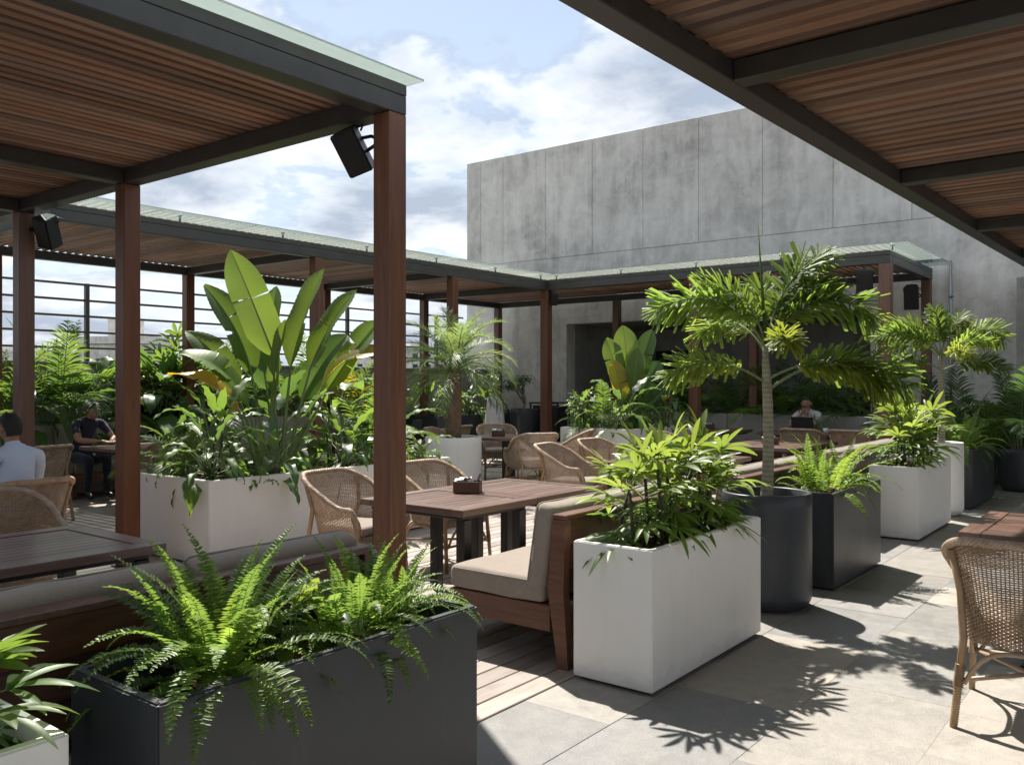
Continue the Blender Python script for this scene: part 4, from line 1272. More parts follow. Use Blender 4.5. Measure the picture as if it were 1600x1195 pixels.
def broad_plant(label, x, y, z, n, var, size=1.0, spread=.05, name='leafy_plant', alt=None, pa=.15, group='leafy plants in the planters and along the edges', tall=0.0):
    t = thing(name, label, 'plant', (x, y, z), 0, group)
    if tall:
        mb = MB()
        for k in range(3):
            a = k * 2.1; mb.tube([(math.cos(a) * .03, math.sin(a) * .03, -.03), (math.cos(a) * .05, math.sin(a) * .05, tall * .6), (math.cos(a) * .09, math.sin(a) * .09, tall * 1.0)], [.012, .010, .007], 6)
        put('stem', mb.mesh('stem', L_CANE), t)
    for i in range(n):
        g = (i + .5) / n; k = min(7, int(g * 8))
        az = i * 2.39996 + rl.uniform(-.5, .5)
        me = (alt if alt and rl.random() < pa else var)[k]
        r_ = spread * rl.random()
        zz = tall * (1 - g * .75) if tall else 0.0
        put('leaf', me, t, (math.cos(az) * r_, math.sin(az) * r_, zz), (rl.uniform(-.2, .2), rl.uniform(-.15, .15), az), size * rl.uniform(.7, 1.15))
    return t

def areca_frond(seed, L, p0, bend, mat, pairs=30, ll=.30, lw=.020):
    q = random.Random(seed); mb = MB()
    pts = arc(L, p0, bend, 14, 1.6, q.uniform(-15, 15))
    mb.tube(pts, [.0075 - .0062 * i / 14 for i in range(15)], 5, 1, False)
    pinnate(mb, pts, pairs, ll, lw, .30, 36, 20, .38, None, q, 0, 3, .2, jit=.14, taper=.7)
    return mb.mesh('frond', [mat, L_STALK])
def arecas(mat, s0, L=1.35): return [areca_frond(s0 + i, L, p, b_, mat) for i, (p, b_) in enumerate([(86, 35), (80, 60), (74, 80), (66, 95), (56, 105), (44, 100)])]
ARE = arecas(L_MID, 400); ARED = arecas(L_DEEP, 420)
ARES = [areca_frond(440 + i, .80, p, b_, L_MID, 30, .17, .012) for i, (p, b_) in enumerate([(84, 45), (74, 75), (64, 95), (52, 100), (38, 95), (24, 80)])]
def areca(label, x, y, z, n, size, var=ARE, spread=.10, name='areca_palm', group='feathery palms', azc=None, alt=None):
    t = thing(name, label, 'palm', (x, y, z), 0, group)
    for i in range(n):
        g = (i + .5) / n
        az = i * 2.39996 + rl.uniform(-.5, .5)
        r_ = spread * rl.random() ** .5
        me = (alt if alt and rl.random() < .3 else var)[min(5, int(g * 6))]
        put('frond', me, t, (math.cos(az) * r_, math.sin(az) * r_, 0), (rl.uniform(-.1, .1), rl.uniform(-.1, .1), az), size * rl.uniform(.75, 1.1))
    return t

# paddle leaf laid on a path, its half blades torn here and there
def paddle(mb, base, tip, Wd, nrm, sag=.06, tears=(), curl=.15, side_sag=0.0, seg=44, mi=0, vf=1.0):
    base, tip = Vector(base), Vector(tip); ax = (tip - base); L = ax.length; t0 = ax.normalized()
    nrm = Vector(nrm); nrm = (nrm - t0 * nrm.dot(t0)).normalized(); sd0 = t0.cross(nrm).normalized()
    P = []
    for i in range(seg + 1):
        g = i / seg
        P.append(base + ax * g + nrm * (sag * L * 4 * g * (1 - g)) + sd0 * (side_sag * L * 4 * g * (1 - g)) - UPV * (curl * L * g ** 3 * .5))
    wid = lambda g: Wd * .5 * max(.03, (min(1, g / .20) ** .6) * (1 - max(0, (g - .55) / .45) ** 2.6 * .93))
    mb.tube(P, [.010 - .008 * i / seg for i in range(seg + 1)], 5, 1, False)
    for s_ in (-1, 1):
        ts = sorted(x for (q, x) in tears if q == s_)
        bnd = [0.0] + ts + [1.0]
        for a, c_ in zip(bnd[:-1], bnd[1:]):
            n = max(2, int((c_ - a) * seg)); m = 5; vs = []
            for i in range(n + 1):
                g = a + (c_ - a) * i / n
                p, t = sample(P, min(.999, g)); w = wid(g)
                for k in range(m):
                    e = k / (m - 1)
                    ge = 0.0
                    if i == 0 and a > 0: ge = .010 * e
                    if i == n and c_ < 1: ge = -.010 * e
                    pos = p + t * (ge + .10 * w * e) + sd0 * (s_ * w * e) + nrm * (w * vf * (.40 * e - .18 * e * e)) + nrm * (.0035 * math.sin(g * 118 + s_) * e + .012 * math.sin(g * 11 + s_ * 2) * e)
                    if a > 0 or c_ < 1: pos -= UPV * (.018 * e * math.sin(a * 37 + 1)); 
                    vs.append(pos)
            fs = [(i * m + k, i * m + k + 1, (i + 1) * m + k + 1, (i + 1) * m + k) for i in range(n) for k in range(m - 1)]
            mb.add(vs, fs, mi, True)
def paddle_leaf(t, root, foot, base, tip, Wd, nrm, mat, tears=(), sag=.05, curl=.1, side_sag=0.0, vf=1.0):
    mb = MB()
    a, c_ = Vector(foot), Vector(base)
    mid = a.lerp(c_, .5) + Vector(((c_ - a).x * -.12, (c_ - a).y * -.12, 0.0))
    P = [a, a.lerp(mid, .5), mid, mid.lerp(c_, .5), c_]
    mb.tube(P, [.030, .026, .019, .014, .010], 7, 1, False)
    paddle(mb, base, tip, Wd, nrm, sag, tears, curl, side_sag, vf=vf)
    return put('leaf', mb.mesh('leaf', [mat, L_STALK]), t)
def camv(r, f, z): return RIGHT * r + FWD * f + UPV * z

# ---------------------------------------------------------------- near left: ferns in the charcoal planter
fern('big sword fern spilling over the near end of the foreground charcoal planter', -2.37, 1.58, .69, 84, .86, FERN, .10, FERNY, 1.5)
fern('sword fern at the far end of the foreground charcoal planter', -2.36, 2.13, .69, 76, .72, FERN, .10, FERNY, 1.7)
fern('small fine fern tucked in the right corner of the foreground planter', -2.38, 2.34, .68, 20, .62, FERN, .06)
broad_plant('small bright broad-leaved seedling between the two foreground ferns', -2.40, 1.86, .68, 9, broads(L_RHAP, .15, .085, .15, 900), 1.0, .03)
lady_palm('lady palm reaching in at the lower-left corner of the view', -2.40, .70, .69, .13, .20, 5, .16, .72, FANM, 7)
lady_palm('bright lush lady palm in the white planter behind the near bench', -2.38, 4.57, .68, .13, .48, 13, .44, .86, FAN, 8, FANM)
fern('bright lime fern filling the charcoal planter beyond the round pot', -2.37, 7.25, .69, 56, 1.05, FERNY, .16, FERN, 2.3)
lady_palm('stiff bright lady palm in the middle white planter on the path', -2.37, 9.85, .69, .14, .36, 11, .52, .95, FAN, 7, FANM)
fern('fern in the farthest charcoal box planter on the path', -2.37, 12.5, .70, 48, 1.15, FERNY, .15, FERN, 2.0)
areca('feathery palm rising from the low dark pot near the concrete wall', -1.95, 14.55, .55, 15, 1.25, ARED, .10)

# ---------------------------------------------------------------- foxtail palms
def fox_frond(seed, L, p0, bend, mat):
    q = random.Random(seed); mb = MB()
    pts = arc(L, p0, bend, 14, 1.3, q.uniform(-10, 10))
    mb.tube(pts, [.012 - .009 * i / 14 for i in range(15)], 6, 1, False)
    for k in range(3):
        pinnate(mb, pts, 29, .225, .036, .28, 26, 10, .12, lambda s: (.5 + 1.6 * (s - .3) if s < .6 else 1.0) * (1 - max(0, (s - .75) / .25) ** 2 * .4), q, 0, 3, .12, plumose=1.2, wedge=True, jit=.22)
    return mb.mesh('frond', [mat, L_STALK])
FOX = {}
def fox(p0, bend, mat=L_FOX, L=.95):
    k = (p0, bend, mat.name, L)
    if k not in FOX: FOX[k] = fox_frond(len(FOX) + 500, L, p0, bend, mat)
    return FOX[k]
CAMR = R(TH)
def foxtail(label, x, y, z, h, r, fronds, s, spear=True):
    t = thing('foxtail_palm', label, 'palm tree', (x, y, z), 0, 'foxtail palms in round pots')
    mb = MB(); P = []; rd = []
    for i in range(25):
        g = i / 24; P.append(Vector((.012 * math.sin(g * 4), .01 * math.sin(g * 3), -.04 + (h + .04) * g)))
        rd.append(r * (1.28 - .45 * g ** .6) * (1.0 + (.035 if i % 3 == 0 else 0)) if g < .72 else r * (1.0 - .55 * (g - .72) / .28) * 1.0)
    mb.tube(P, rd, 14)
    put('trunk', mb.mesh('trunk', B_GREY), t)
    for (az, p0, bend, dz, sc, mat) in fronds:
        put('frond', fox(p0, bend, mat), t, (0, 0, h - .04 - dz), (0, 0, CAMR + R(az)), s * sc)
    if spear:
        mb = MB(); mb.tube([(0, 0, h - .1), (-.02, -.01, h + .3), (-.05, -.03, h + .86)], [.012, .011, .002], 6)
        put('spear_leaf', mb.mesh('spear_leaf', L_MID), t)
    return t
foxtail('large foxtail palm with bushy fronds in the tall charcoal pot', -2.38, 6.00, .73, 1.12, .037,
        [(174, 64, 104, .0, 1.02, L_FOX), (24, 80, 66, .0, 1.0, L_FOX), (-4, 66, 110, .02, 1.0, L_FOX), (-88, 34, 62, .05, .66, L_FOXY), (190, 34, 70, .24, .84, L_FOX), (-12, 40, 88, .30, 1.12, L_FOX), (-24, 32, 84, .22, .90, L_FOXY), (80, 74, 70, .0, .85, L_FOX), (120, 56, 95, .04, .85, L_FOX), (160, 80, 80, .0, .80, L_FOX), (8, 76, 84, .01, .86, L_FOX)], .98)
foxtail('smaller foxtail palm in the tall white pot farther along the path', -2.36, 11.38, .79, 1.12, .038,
        [(172, 60, 96, .0, .92, L_FOX), (6, 60, 98, .0, .98, L_FOX), (84, 84, 40, .0, .72, L_FOX), (198, 26, 60, .14, .85, L_FOX), (-12, 30, 66, .16, .82, L_FOX), (-86, 36, 66, .05, .62, L_FOXY), (120, 56, 90, .04, .8, L_FOX), (30, 76, 80, .0, .85, L_FOXY), (150, 74, 85, .0, .85, L_FOX), (-50, 56, 85, .03, .7, L_FOX)], .98, False)

# ---------------------------------------------------------------- date palm
def date_frond(seed, L, p0, bend):
    q = random.Random(seed); mb = MB()
    pts = arc(L, p0, bend, 16, 1.35, q.uniform(-18, 18))
    mb.tube(pts, [.010 - .008 * i / 16 for i in range(17)], 5, 1, False)
    pinnate(mb, pts, 52, .21, .0105, .10, 44, 24, .22, lambda s: (.4 + 2.4 * s if s < .25 else 1.0) * (1 - max(0, (s - .6) / .4) ** 2 * .6), q, 0, 2, .2, jit=.22)
    return mb.mesh('frond', [L_DATE, L_STALK])
DATE = [date_frond(600 + i, .92, p, b_) for i, (p, b_) in enumerate([(84, 50), (74, 80), (64, 95), (52, 100), (38, 95), (22, 85), (5, 80)])]
t = thing('date_palm', 'small date palm with a rough brown trunk in the round white pot', 'palm tree', (-8.27, 9.27, .74))
mb = MB(); TH_ = 1.0
mb.tube([(0, 0, -.03), (.01, 0, .3), (.0, .01, .7), (.0, 0, TH_)], [.110, .102, .112, .08], 16)
for i in range(240):
    g = i / 240; a = i * 2.39996; z = .02 + .97 * g * TH_; r_ = .104 - .03 * max(0, g - .8) * 5 * .5
    M = Matrix.Translation((math.cos(a) * r_, math.sin(a) * r_, z)) @ Matrix.Rotation(a, 4, 'Z') @ Matrix.Rotation(R(-28), 4, 'Y')
    vs = [M @ Vector(p) for p in ((-.01, -.034, -.03), (-.01, .034, -.03), (.022, .022, .028), (.022, -.022, .028), (-.012, -.022, .034), (-.012, .022, .034))]
    mb.add(vs, [(0, 1, 2, 3), (3, 2, 5, 4), (0, 3, 4), (1, 5, 2)])
put('trunk', mb.mesh('trunk', B_DATE), t)
for i in range(36):
    g = (i + .5) / 36
    put('frond', DATE[min(6, int(g ** .9 * 7))], t, (rl.uniform(-.04, .04), rl.uniform(-.04, .04), TH_ - .05 + .06 * (1 - g)), (rl.uniform(-.12, .12), rl.uniform(-.1, .1), i * 2.39996), rl.uniform(.9, 1.28))

# ---------------------------------------------------------------- giant bird of paradise
bpx, bpy_ = -7.25, 5.45
t = thing('bird_of_paradise', 'giant bird of paradise with tall torn paddle leaves in the long white planter', 'plant', (bpx, bpy_, .66))
def pl_(r, f, z): return camv(r, f, z - .66)
N_ = -FWD + UPV * .25
#  foot(r,f)      leaf base (r,f,z)      tip (r,f,z)   width
paddle_leaf(t, t, pl_(-.05, 0, .62), pl_(-.03, .02, 1.86), pl_(-.44, -.05, 2.92), .37, N_ + RIGHT * .35, L_PADDLE, [(1, .52), (-1, .53)], .03, .02)
paddle_leaf(t, t, pl_(-.10, .03, .62), pl_(-.27, .10, 1.66), pl_(-.78, .16, 2.58), .34, N_ + RIGHT * 1.2, L_MID, [(-1, .42), (1, .6)], .04, .03, .05, 1.6)
paddle_leaf(t, t, pl_(.04, .06, .62), pl_(.12, .12, 1.72), pl_(.46, .14, 2.74), .40, N_ - RIGHT * 1.1, L_PADDLE, [(1, .45)], .03, .02, .0, 1.7)
paddle_leaf(t, t, pl_(.09, .10, .62), pl_(.30, .18, 1.70), pl_(.78, .22, 2.56), .34, N_ - RIGHT * 1.0, L_PADDLE, [(1, .3), (-1, .5)], .05, .06, .0, 1.5)
paddle_leaf(t, t, pl_(0, -.05, .62), pl_(.02, -.08, 1.40), pl_(.13, -.10, 2.20), .20, N_ - RIGHT * .9, L_PADDLE, [], .03, .0, .0, 2.2)
paddle_leaf(t, t, pl_(-.13, -.02, .62), pl_(-.28, .0, 1.36), pl_(-.93, -.12, 1.98), .34, UPV + RIGHT * .3 - FWD * .3, L_MID, [(-1, .3), (-1, .5), (-1, .68), (1, .45), (1, .6)], .10, .25)
paddle_leaf(t, t, pl_(-.15, -.05, .62), pl_(-.34, -.1, 1.30), pl_(-1.0, -.22, 1.70), .26, UPV - FWD * .4, L_RUST, [(-1, .3), (1, .4), (-1, .6), (1, .7)], .14, .12)
paddle_leaf(t, t, pl_(.12, .04, .62), pl_(.42, .05, 1.46), pl_(1.06, -.02, 1.98), .38, UPV - RIGHT * .3 - FWD * .4, L_YELLOW, [(1, .25), (1, .4), (1, .55), (1, .7), (-1, .4), (-1, .6)], .12, .25)
paddle_leaf(t, t, pl_(.10, -.06, .62), pl_(.36, -.12, 1.24), pl_(.72, -.3, 1.56), .26, UPV - FWD * .3, L_DEEP, [(1, .4), (-1, .55)], .12, .3)
paddle_leaf(t, t, pl_(-.03, .10, .62), pl_(-.16, .25, 1.52), pl_(-.35, .5, 2.35), .36, N_ + RIGHT * .2, L_DEEP, [(1, .5), (-1, .4)], .06, .1)
paddle_leaf(t, t, pl_(.06, .12, .62), pl_(.20, .3, 1.40), pl_(.62, .55, 2.15), .36, N_ - RIGHT * .2, L_DEEP, [(1, .5), (-1, .4)], .06, .15)

paddle_leaf(t, t, pl_(-.02, .12, .62), pl_(-.10, .3, 1.70), pl_(-.12, .5, 2.62), .32, N_ - RIGHT * .6, L_MID, [(1, .5)], .05, .05, .0, 1.5)
paddle_leaf(t, t, pl_(.14, .0, .62), pl_(.50, .12, 1.50), pl_(1.0, .2, 2.25), .30, N_ - RIGHT * .7, L_MID, [(1, .35), (-1, .6)], .06, .12, .05, 1.4)
paddle_leaf(t, t, pl_(-.14, .05, .62), pl_(-.44, .15, 1.46), pl_(-.98, .2, 2.16), .30, N_ + RIGHT * .8, L_MID, [(-1, .4), (1, .55)], .06, .12, .05, 1.4)
# understorey of the long planter
areca('small arching palm at the near-left corner of the long white planter', -7.45, 4.62, .66, 13, 1.0, ARES, .08)
areca('slender palm fronds rising behind the long planter, right of the paddle leaves', -7.3, 6.75, .66, 12, 1.25, ARES, .12, alt=None)
for lab, x, y, n, var, sz, tl, alt in (
    ('tall leafy cane plant left of the bird of paradise stems', -7.15, 4.72, 26, BR_LANCEM, 1.05, .45, BR_LANCE),
    ('dark drooping leaf clump at the front corner of the long planter', -6.85, 4.45, 26, BR_LANCE, 1.0, .22, BR_LANCEM),
    ('dark leaf clump at the left rim of the long planter', -7.62, 4.60, 22, BR_LANCE, .95, .20, BR_LANCEM),
    ('deep green leaf clump at the foot of the paddle stalks', -6.80, 5.05, 22, BR_LANCE, 1.0, .12, BR_LANCEM),
    ('low leafy clump right of the paddle stalks at the planter front', -6.78, 5.95, 24, BR_LANCE, 1.05, .20, BR_LANCEM),
    ('broad glossy leaf clump behind the nearest tall post in the long planter', -6.80, 6.60, 22, BR_LANCEM, 1.15, .25, BR_LANCE),
    ('upright leafy plant behind the right end of the long planter', -7.4, 6.3, 24, BR_LANCEM, 1.25, .50, BR_HEART),
    ('bright leaf clump at the far end of the long planter right of the post', -6.85, 7.08, 22, BR_LANCEM, .85, .12, BR_SMALL),
    ('dark bushy plant behind the paddle stalks', -7.6, 5.7, 24, BR_BIG, .85, .3, BR_LANCE),
    ('dark shrub at the back left of the long planter', -7.7, 5.0, 22, BR_LANCE, 1.15, .45, BR_LANCEM)):
    broad_plant(lab, x, y, .67, n, var, sz, .10, alt=alt, pa=.3, tall=tl)
fern('fine low fern hanging over the front of the long white planter', -6.70, 5.40, .68, 26, .55, FERN, .10)
broad_plant('tiny-leaved ground plant at the front edge of the long planter', -6.68, 4.75, .68, 30, BR_SMALL, 1.0, .16)
t = tag(put('dry_leaf', BR_LANCE[6].copy(), None, (-7.75, 4.235, .70), (0, R(80), R(-80)), .75), 'dried brown leaf hanging over the rim of the long white planter', 'leaf')
t.data.materials[0] = L_DRY

# ---------------------------------------------------------------- hedge along the parapet
HX = -12.80
hz_ = .74
areca('palm at the far left end of the hedge, left of the post', HX, 4.95, hz_, 16, 1.35, ARE, .14)
areca('tall feathery hedge palm between the two left posts', HX, 5.85, hz_, 18, 1.42, ARE, .14, alt=ARED)
broad_plant('dark big-leaved hedge plant at the foot of the feathery hedge palm', HX + .1, 6.0, hz_, 26, BR_BIG, 1.0, .14, tall=.30)
broad_plant('dark hedge plant at the far left end of the banquette', HX + .08, 5.2, hz_, 26, BR_BIG, 1.05, .14, tall=.30)
broad_plant('broad yellow-green hedge plant behind the man in navy', HX, 6.75, hz_, 22, BR_HEART, 1.35, .12, tall=.55)
broad_plant('leggy bright hedge plant with big heart leaves just left of the tall post', HX + .05, 6.40, hz_, 18, BR_HEART, 1.35, .12, tall=.45)
lady_palm('tall rosette hedge plant right of the second post', HX, 7.55, hz_, .2, .25, 8, 1.35, 1.35, FANM, 9, FAND)
broad_plant('dark huge-leaved hedge plant right of the second post', HX + .12, 7.35, hz_, 26, BR_BIG, 1.15, .12, tall=.45)
broad_plant('dark bushy hedge plant below the tall rosette', HX + .15, 7.9, hz_, 28, BR_LANCE, 1.5, .14, tall=.6)
areca('hedge palm behind the left side of the long planter', HX, 8.4, hz_, 16, 1.25, ARED, .12)
broad_plant('tall hedge plant behind the paddle leaves on the left', HX, 8.9, hz_, 22, BR_BIG, 1.05, .12, tall=.5)
areca('hedge palm straight behind the paddle leaves', HX, 9.6, hz_, 16, 1.3, ARED, .12, alt=ARE)
broad_plant('hedge plant behind the right paddle leaves', HX, 10.3, hz_, 22, BR_BIG, 1.0, .12, tall=.4)
areca('yellowing hedge palm just right of the nearest tall post', HX + .2, 11.0, hz_, 17, 1.3, [areca_frond(460 + i, 1.2, p, b_, L_YELLOW if i % 2 else L_MID) for i, (p, b_) in enumerate([(84, 40), (76, 70), (66, 90), (56, 100), (46, 105), (34, 95)])], .12)
areca('fresh green hedge palm behind the nearest tall post', HX, 10.6, hz_, 17, 1.35, ARE, .12)
broad_plant('bushy hedge plant left of the date palm', HX + .1, 11.7, hz_, 32, BR_LANCE, 1.5, .14, tall=.55)
for i, (x, y) in enumerate(((-12.5, 13.2), (-12.45, 13.8), (-12.4, 14.4), (-12.3, 14.95))):
    broad_plant(('white-edged leafy plant left in the dark blue trough', 'second leafy plant from the left in the dark blue trough', 'glossy leafy plant right of centre in the dark blue trough', 'leafy plant at the right end of the dark blue trough')[i], x, y, .84, 26, BR_LANCEM if i % 2 else BR_LANCE, 1.15, .16, alt=BR_LANCEM, pa=.4, tall=.25)

# ---------------------------------------------------------------- planter of mixed plants under the far pergola
t = thing('heliconia', 'upright broad paddle-leaved plant in the far white planter', 'plant', (-7.15, 12.2, .80))
def p2(r, f, z): return camv(r, f, z - .80)
for (f0, b0, tp, wd, nn, mt, tr) in (((-.04, 0), (-.14, 0, 1.60), (-.34, 0, 2.30), .34, .3, L_PADDLE, [(-1, .5), (1, .6)]), ((.02, .02), (.02, .05, 1.66), (-.06, .1, 2.52), .40, .1, L_PADDLE, []), ((.05, 0), (.16, .05, 1.60), (.42, .1, 2.46), .32, -.4, L_MID, [(1, .5)]),
                                 ((.0, -.05), (-.08, -.06, 1.30), (-.24, -.08, 1.95), .30, .2, L_YELLOW, [(1, .4)]), ((.06, -.04), (.22, 0, 1.40), (.52, 0, 1.94), .34, -.3, L_DEEP, [(1, .4), (-1, .5)]), ((.03, .04), (.10, -.05, 1.45), (.16, -.08, 2.15), .30, -.1, L_PADDLE, []), ((.08, .0), (.34, -.05, 1.2), (.74, -.1, 1.62), .28, -.1, L_DEEP, [(1, .5)])):
    paddle_leaf(t, t, p2(f0[0], f0[1], .78), p2(*b0), p2(*tp), wd, N_ + RIGHT * nn, mt, tr, .05, .05)
areca('arching feathery palm at the left of the far white planter', -7.25, 11.65, .82, 18, 1.15, ARES, .10)
areca('feathery palm in the middle of the far white planter', -6.95, 12.1, .82, 16, 1.15, ARES, .10)
broad_plant('small-leaved shrub at the left end of the far white planter', -7.50, 11.45, .82, 60, BR_SMALL, 1.5, .16, tall=.45)
broad_plant('second small-leaved shrub at the near corner of the far white planter', -6.85, 11.45, .82, 50, BR_SMALL, 1.5, .16, tall=.25, alt=BR_LANCE, pa=.3)
broad_plant('leafy plant at the right end of the far white planter', -6.75, 12.75, .82, 26, BR_LANCE, 1.05, .14, tall=.35)
broad_plant('dark leafy plant at the front of the far white planter', -6.70, 12.1, .82, 24, BR_LANCE, .9, .12, tall=.15)
t = broad_plant('leafy plant with one red flower in the far white planter', -6.60, 12.45, .84, 14, BR_LANCEM, .9, .06, tall=.3)
mb = MB()
for k in range(16):
    a = k * 2.4; e = .2 + .9 * (k / 16)
    strap(mb, Vector((0, 0, 0)), Vector((math.cos(a) * math.cos(e), math.sin(a) * math.cos(e), math.sin(e))), .075, .030, .25, UPV, 4, 0, .2)
mb.tube([(0, 0, 0), (0, 0, -.35)], .005, 5, 0, False)
put('flower', mb.mesh('flower', L_RED), t, (.05, -.03, .47))

# ---------------------------------------------------------------- dark palms in the recess and by the wall
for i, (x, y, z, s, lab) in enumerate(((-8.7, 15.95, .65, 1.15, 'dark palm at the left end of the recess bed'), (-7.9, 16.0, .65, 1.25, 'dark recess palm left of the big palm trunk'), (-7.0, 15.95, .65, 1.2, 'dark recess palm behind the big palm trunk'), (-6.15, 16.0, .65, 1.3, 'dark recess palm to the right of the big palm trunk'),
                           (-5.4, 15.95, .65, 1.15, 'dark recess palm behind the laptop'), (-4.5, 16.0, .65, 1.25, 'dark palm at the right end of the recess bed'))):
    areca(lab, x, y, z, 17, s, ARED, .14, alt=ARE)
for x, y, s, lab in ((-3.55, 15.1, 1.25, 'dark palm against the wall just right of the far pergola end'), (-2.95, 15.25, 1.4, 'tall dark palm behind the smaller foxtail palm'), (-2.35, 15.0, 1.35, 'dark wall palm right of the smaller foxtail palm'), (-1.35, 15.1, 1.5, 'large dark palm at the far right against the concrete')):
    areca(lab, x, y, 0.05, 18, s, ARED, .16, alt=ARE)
for x, y, lab in ((-3.75, 14.9, 'low dark leafy plant at the right end of the far banquette'), (-2.9, 14.7, 'low dark leafy plant on the ground beside the far charcoal planter')):
    broad_plant(lab, x, y, .05, 22, BR_LANCE, 1.4, .16, tall=.4)

# frangipani
t = thing('frangipani', 'bare-branched frangipani in the tall dark pot by the concrete wall', 'tree', (-11.15, 14.75, .94))
mb = MB(); tips = []
def branch(p, dr, L, r, lev):
    q = p + dr * L
    mb.tube([p, p.lerp(q, .5) + Vector((rl.uniform(-.02, .02), rl.uniform(-.02, .02), 0)), q], [r, r * .85, r * .72], 7)
    if lev == 0: tips.append(q); return
    for k in range(2 if lev < 3 else 3):
        d2 = (dr + Vector((rl.uniform(-.75, .75), rl.uniform(-.75, .75), rl.uniform(.1, .5)))).normalized()
        branch(q, d2, L * rl.uniform(.7, .9), r * .7, lev - 1)
branch(Vector((0, 0, -.05)), Vector((0, 0, 1)), .25, .04, 3)
put('trunk', mb.mesh('trunk', B_FRANG), t)
for q in tips:
    for k in range(6): put('leaf', BR_LANCE[min(7, 2 + k % 5)], t, q - Vector((0, 0, .02)), (0, 0, k * 1.1 + rl.random()), .62)
t = thing('frangipani', 'leafless leaning frangipani stem beside the post near the back corner', 'tree', (-11.75, 14.6, .94))
mb = MB(); tips = []
branch(Vector((0, 0, -.05)), Vector((-.25, 0, 1)).normalized(), .28, .045, 3)
put('trunk', mb.mesh('trunk', B_FRANG), t)
for q in tips[:5]:
    for k in range(4): put('leaf', BR_LANCE[2 + k % 5], t, q, (0, 0, k * 1.6 + rl.random()), .5)
planter_round('dark pot of the leaning frangipani near the back corner', -11.75, 14.6, .26, 1.0, M_DARK, 0.05, 0.03)
# ------------------------------------------------------------------ people
M_NAVY = fabric('navy_polo', (0.022, 0.024, 0.045), 0.1)
M_JEAN = fabric('dark_denim', (0.014, 0.020, 0.036), 0.2)
M_BLUE = fabric('light_blue_shirt', (0.55, 0.62, 0.76), 0.05)
M_LIGHT = fabric('light_grey_shirt', (0.50, 0.49, 0.47), 0.06)
M_TROU = fabric('dark_trousers', (0.035, 0.032, 0.030), 0.15)
M_SHOE = plain('black_shoe', (0.012, 0.011, 0.010), 0.4)
M_EYE = plain('eye_white', (0.6, 0.58, 0.55), 0.3)
M_LIP = plain('lip', (0.19, 0.075, 0.06), 0.5)

def grow(joints, bones, radii):
    """skin a joint graph into one continuous body"""
    names = list(joints)
    me = bpy.data.meshes.new('tmp')
    me.from_pydata([joints[n] for n in names], [(names.index(a), names.index(b_)) for a, b_ in bones], [])
    o = bpy.data.objects.new('tmp', me); COL.objects.link(o)
    md = o.modifiers.new('s', 'SKIN'); md.use_smooth_shade = True; md.branch_smoothing = 0.6
    for i, n in enumerate(names):
        sv = me.skin_vertices[0].data[i]; r_ = radii[n]
        sv.radius = r_ if isinstance(r_, tuple) else (r_, r_); sv.use_root = (n == 'pelvis')
    sub = o.modifiers.new('d', 'SUBSURF'); sub.levels = 2; sub.render_levels = 2
    dg = bpy.context.evaluated_depsgraph_get(); dg.update()
    ev = o.evaluated_get(dg); out = bpy.data.meshes.new_from_object(ev)
    bpy.data.objects.remove(o); bpy.data.meshes.remove(me)
    return out

def head_geo(mb, c, yaw, pitch, mi, roll=0.0):
    """an ellipsoid pushed into a head: jaw, chin, brow, nose, ears; faces +y"""
    M = Matrix.Translation(c) @ Matrix.Rotation(yaw, 4, 'Z') @ Matrix.Rotation(pitch, 4, 'X') @ Matrix.Rotation(roll, 4, 'Y')
    nu, nv = 28, 20; vs = []
    for j in range(nv + 1):
        ph = PI * j / nv - PI / 2
        for i in range(nu):
            th = 2 * PI * i / nu
            x, y, z = math.cos(ph) * math.sin(th), math.cos(ph) * math.cos(th), math.sin(ph)
            p = Vector((x * .074, y * .094, z * .118))
            f = max(0, y)
            if z < 0: p.x *= 1 - .26 * (-z) ** 1.2; p.y *= 1 - .18 * (-z) * (1 if y < 0 else .2)
            g = lambda cx, cz, s: math.exp(-((x - cx) ** 2 + (z - cz) ** 2) / s)
            if y > 0:
                p.y += .026 * g(0, -.16, .012) + .014 * g(0, .02, .010) + .012 * g(0, -.82, .05) + .008 * g(0, -.48, .03)
                p.y += .008 * (g(.32, .22, .03) + g(-.32, .22, .03)) - .011 * (g(.34, .04, .018) + g(-.34, .04, .018))
            vs.append(M @ p)
    mb.add(vs, [(j * nu + i, j * nu + (i + 1) % nu, (j + 1) * nu + (i + 1) % nu, (j + 1) * nu + i) for j in range(nv) for i in range(nu)], mi, True)
    for s_ in (-1, 1):
        mb.tube([M @ Vector((s_ * .070, -.002, -.03)), M @ Vector((s_ * .080, -.010, -.005)), M @ Vector((s_ * .078, -.008, .025))], [.010, .018, .010], 8, mi)
    return M

def hand(mb, wrist, dr, up, mi, curl=.8, s=1.0):
    dr = dr.normalized(); sd = dr.cross(up).normalized(); u = sd.cross(dr).normalized()
    mb.tube([wrist - dr * .01, wrist + dr * .04, wrist + dr * .085], [.026 * s, .036 * s, .032 * s], 10, mi, flat=.55)
    for k, L in enumerate((.072, .082, .078, .062)):
        b0 = wrist + dr * .078 + sd * ((k - 1.5) * .019)
        P = [b0]; d_ = dr.copy()
        for q in range(3):
            a = curl * (.35 + .25 * q); d_ = (dr * math.cos(a) - u * math.sin(a)).normalized(); P.append(P[-1] + d_ * (L / 3))
        mb.tube(P, [.0095, .009, .0082, .006], 7, mi)
    b0 = wrist + dr * .02 + sd * -.034
    mb.tube([b0, b0 + (dr * .7 - sd * .7).normalized() * .035, b0 + (dr * .9 - sd * .25 - u * .3).normalized() * .07], [.012, .011, .008], 7, mi)

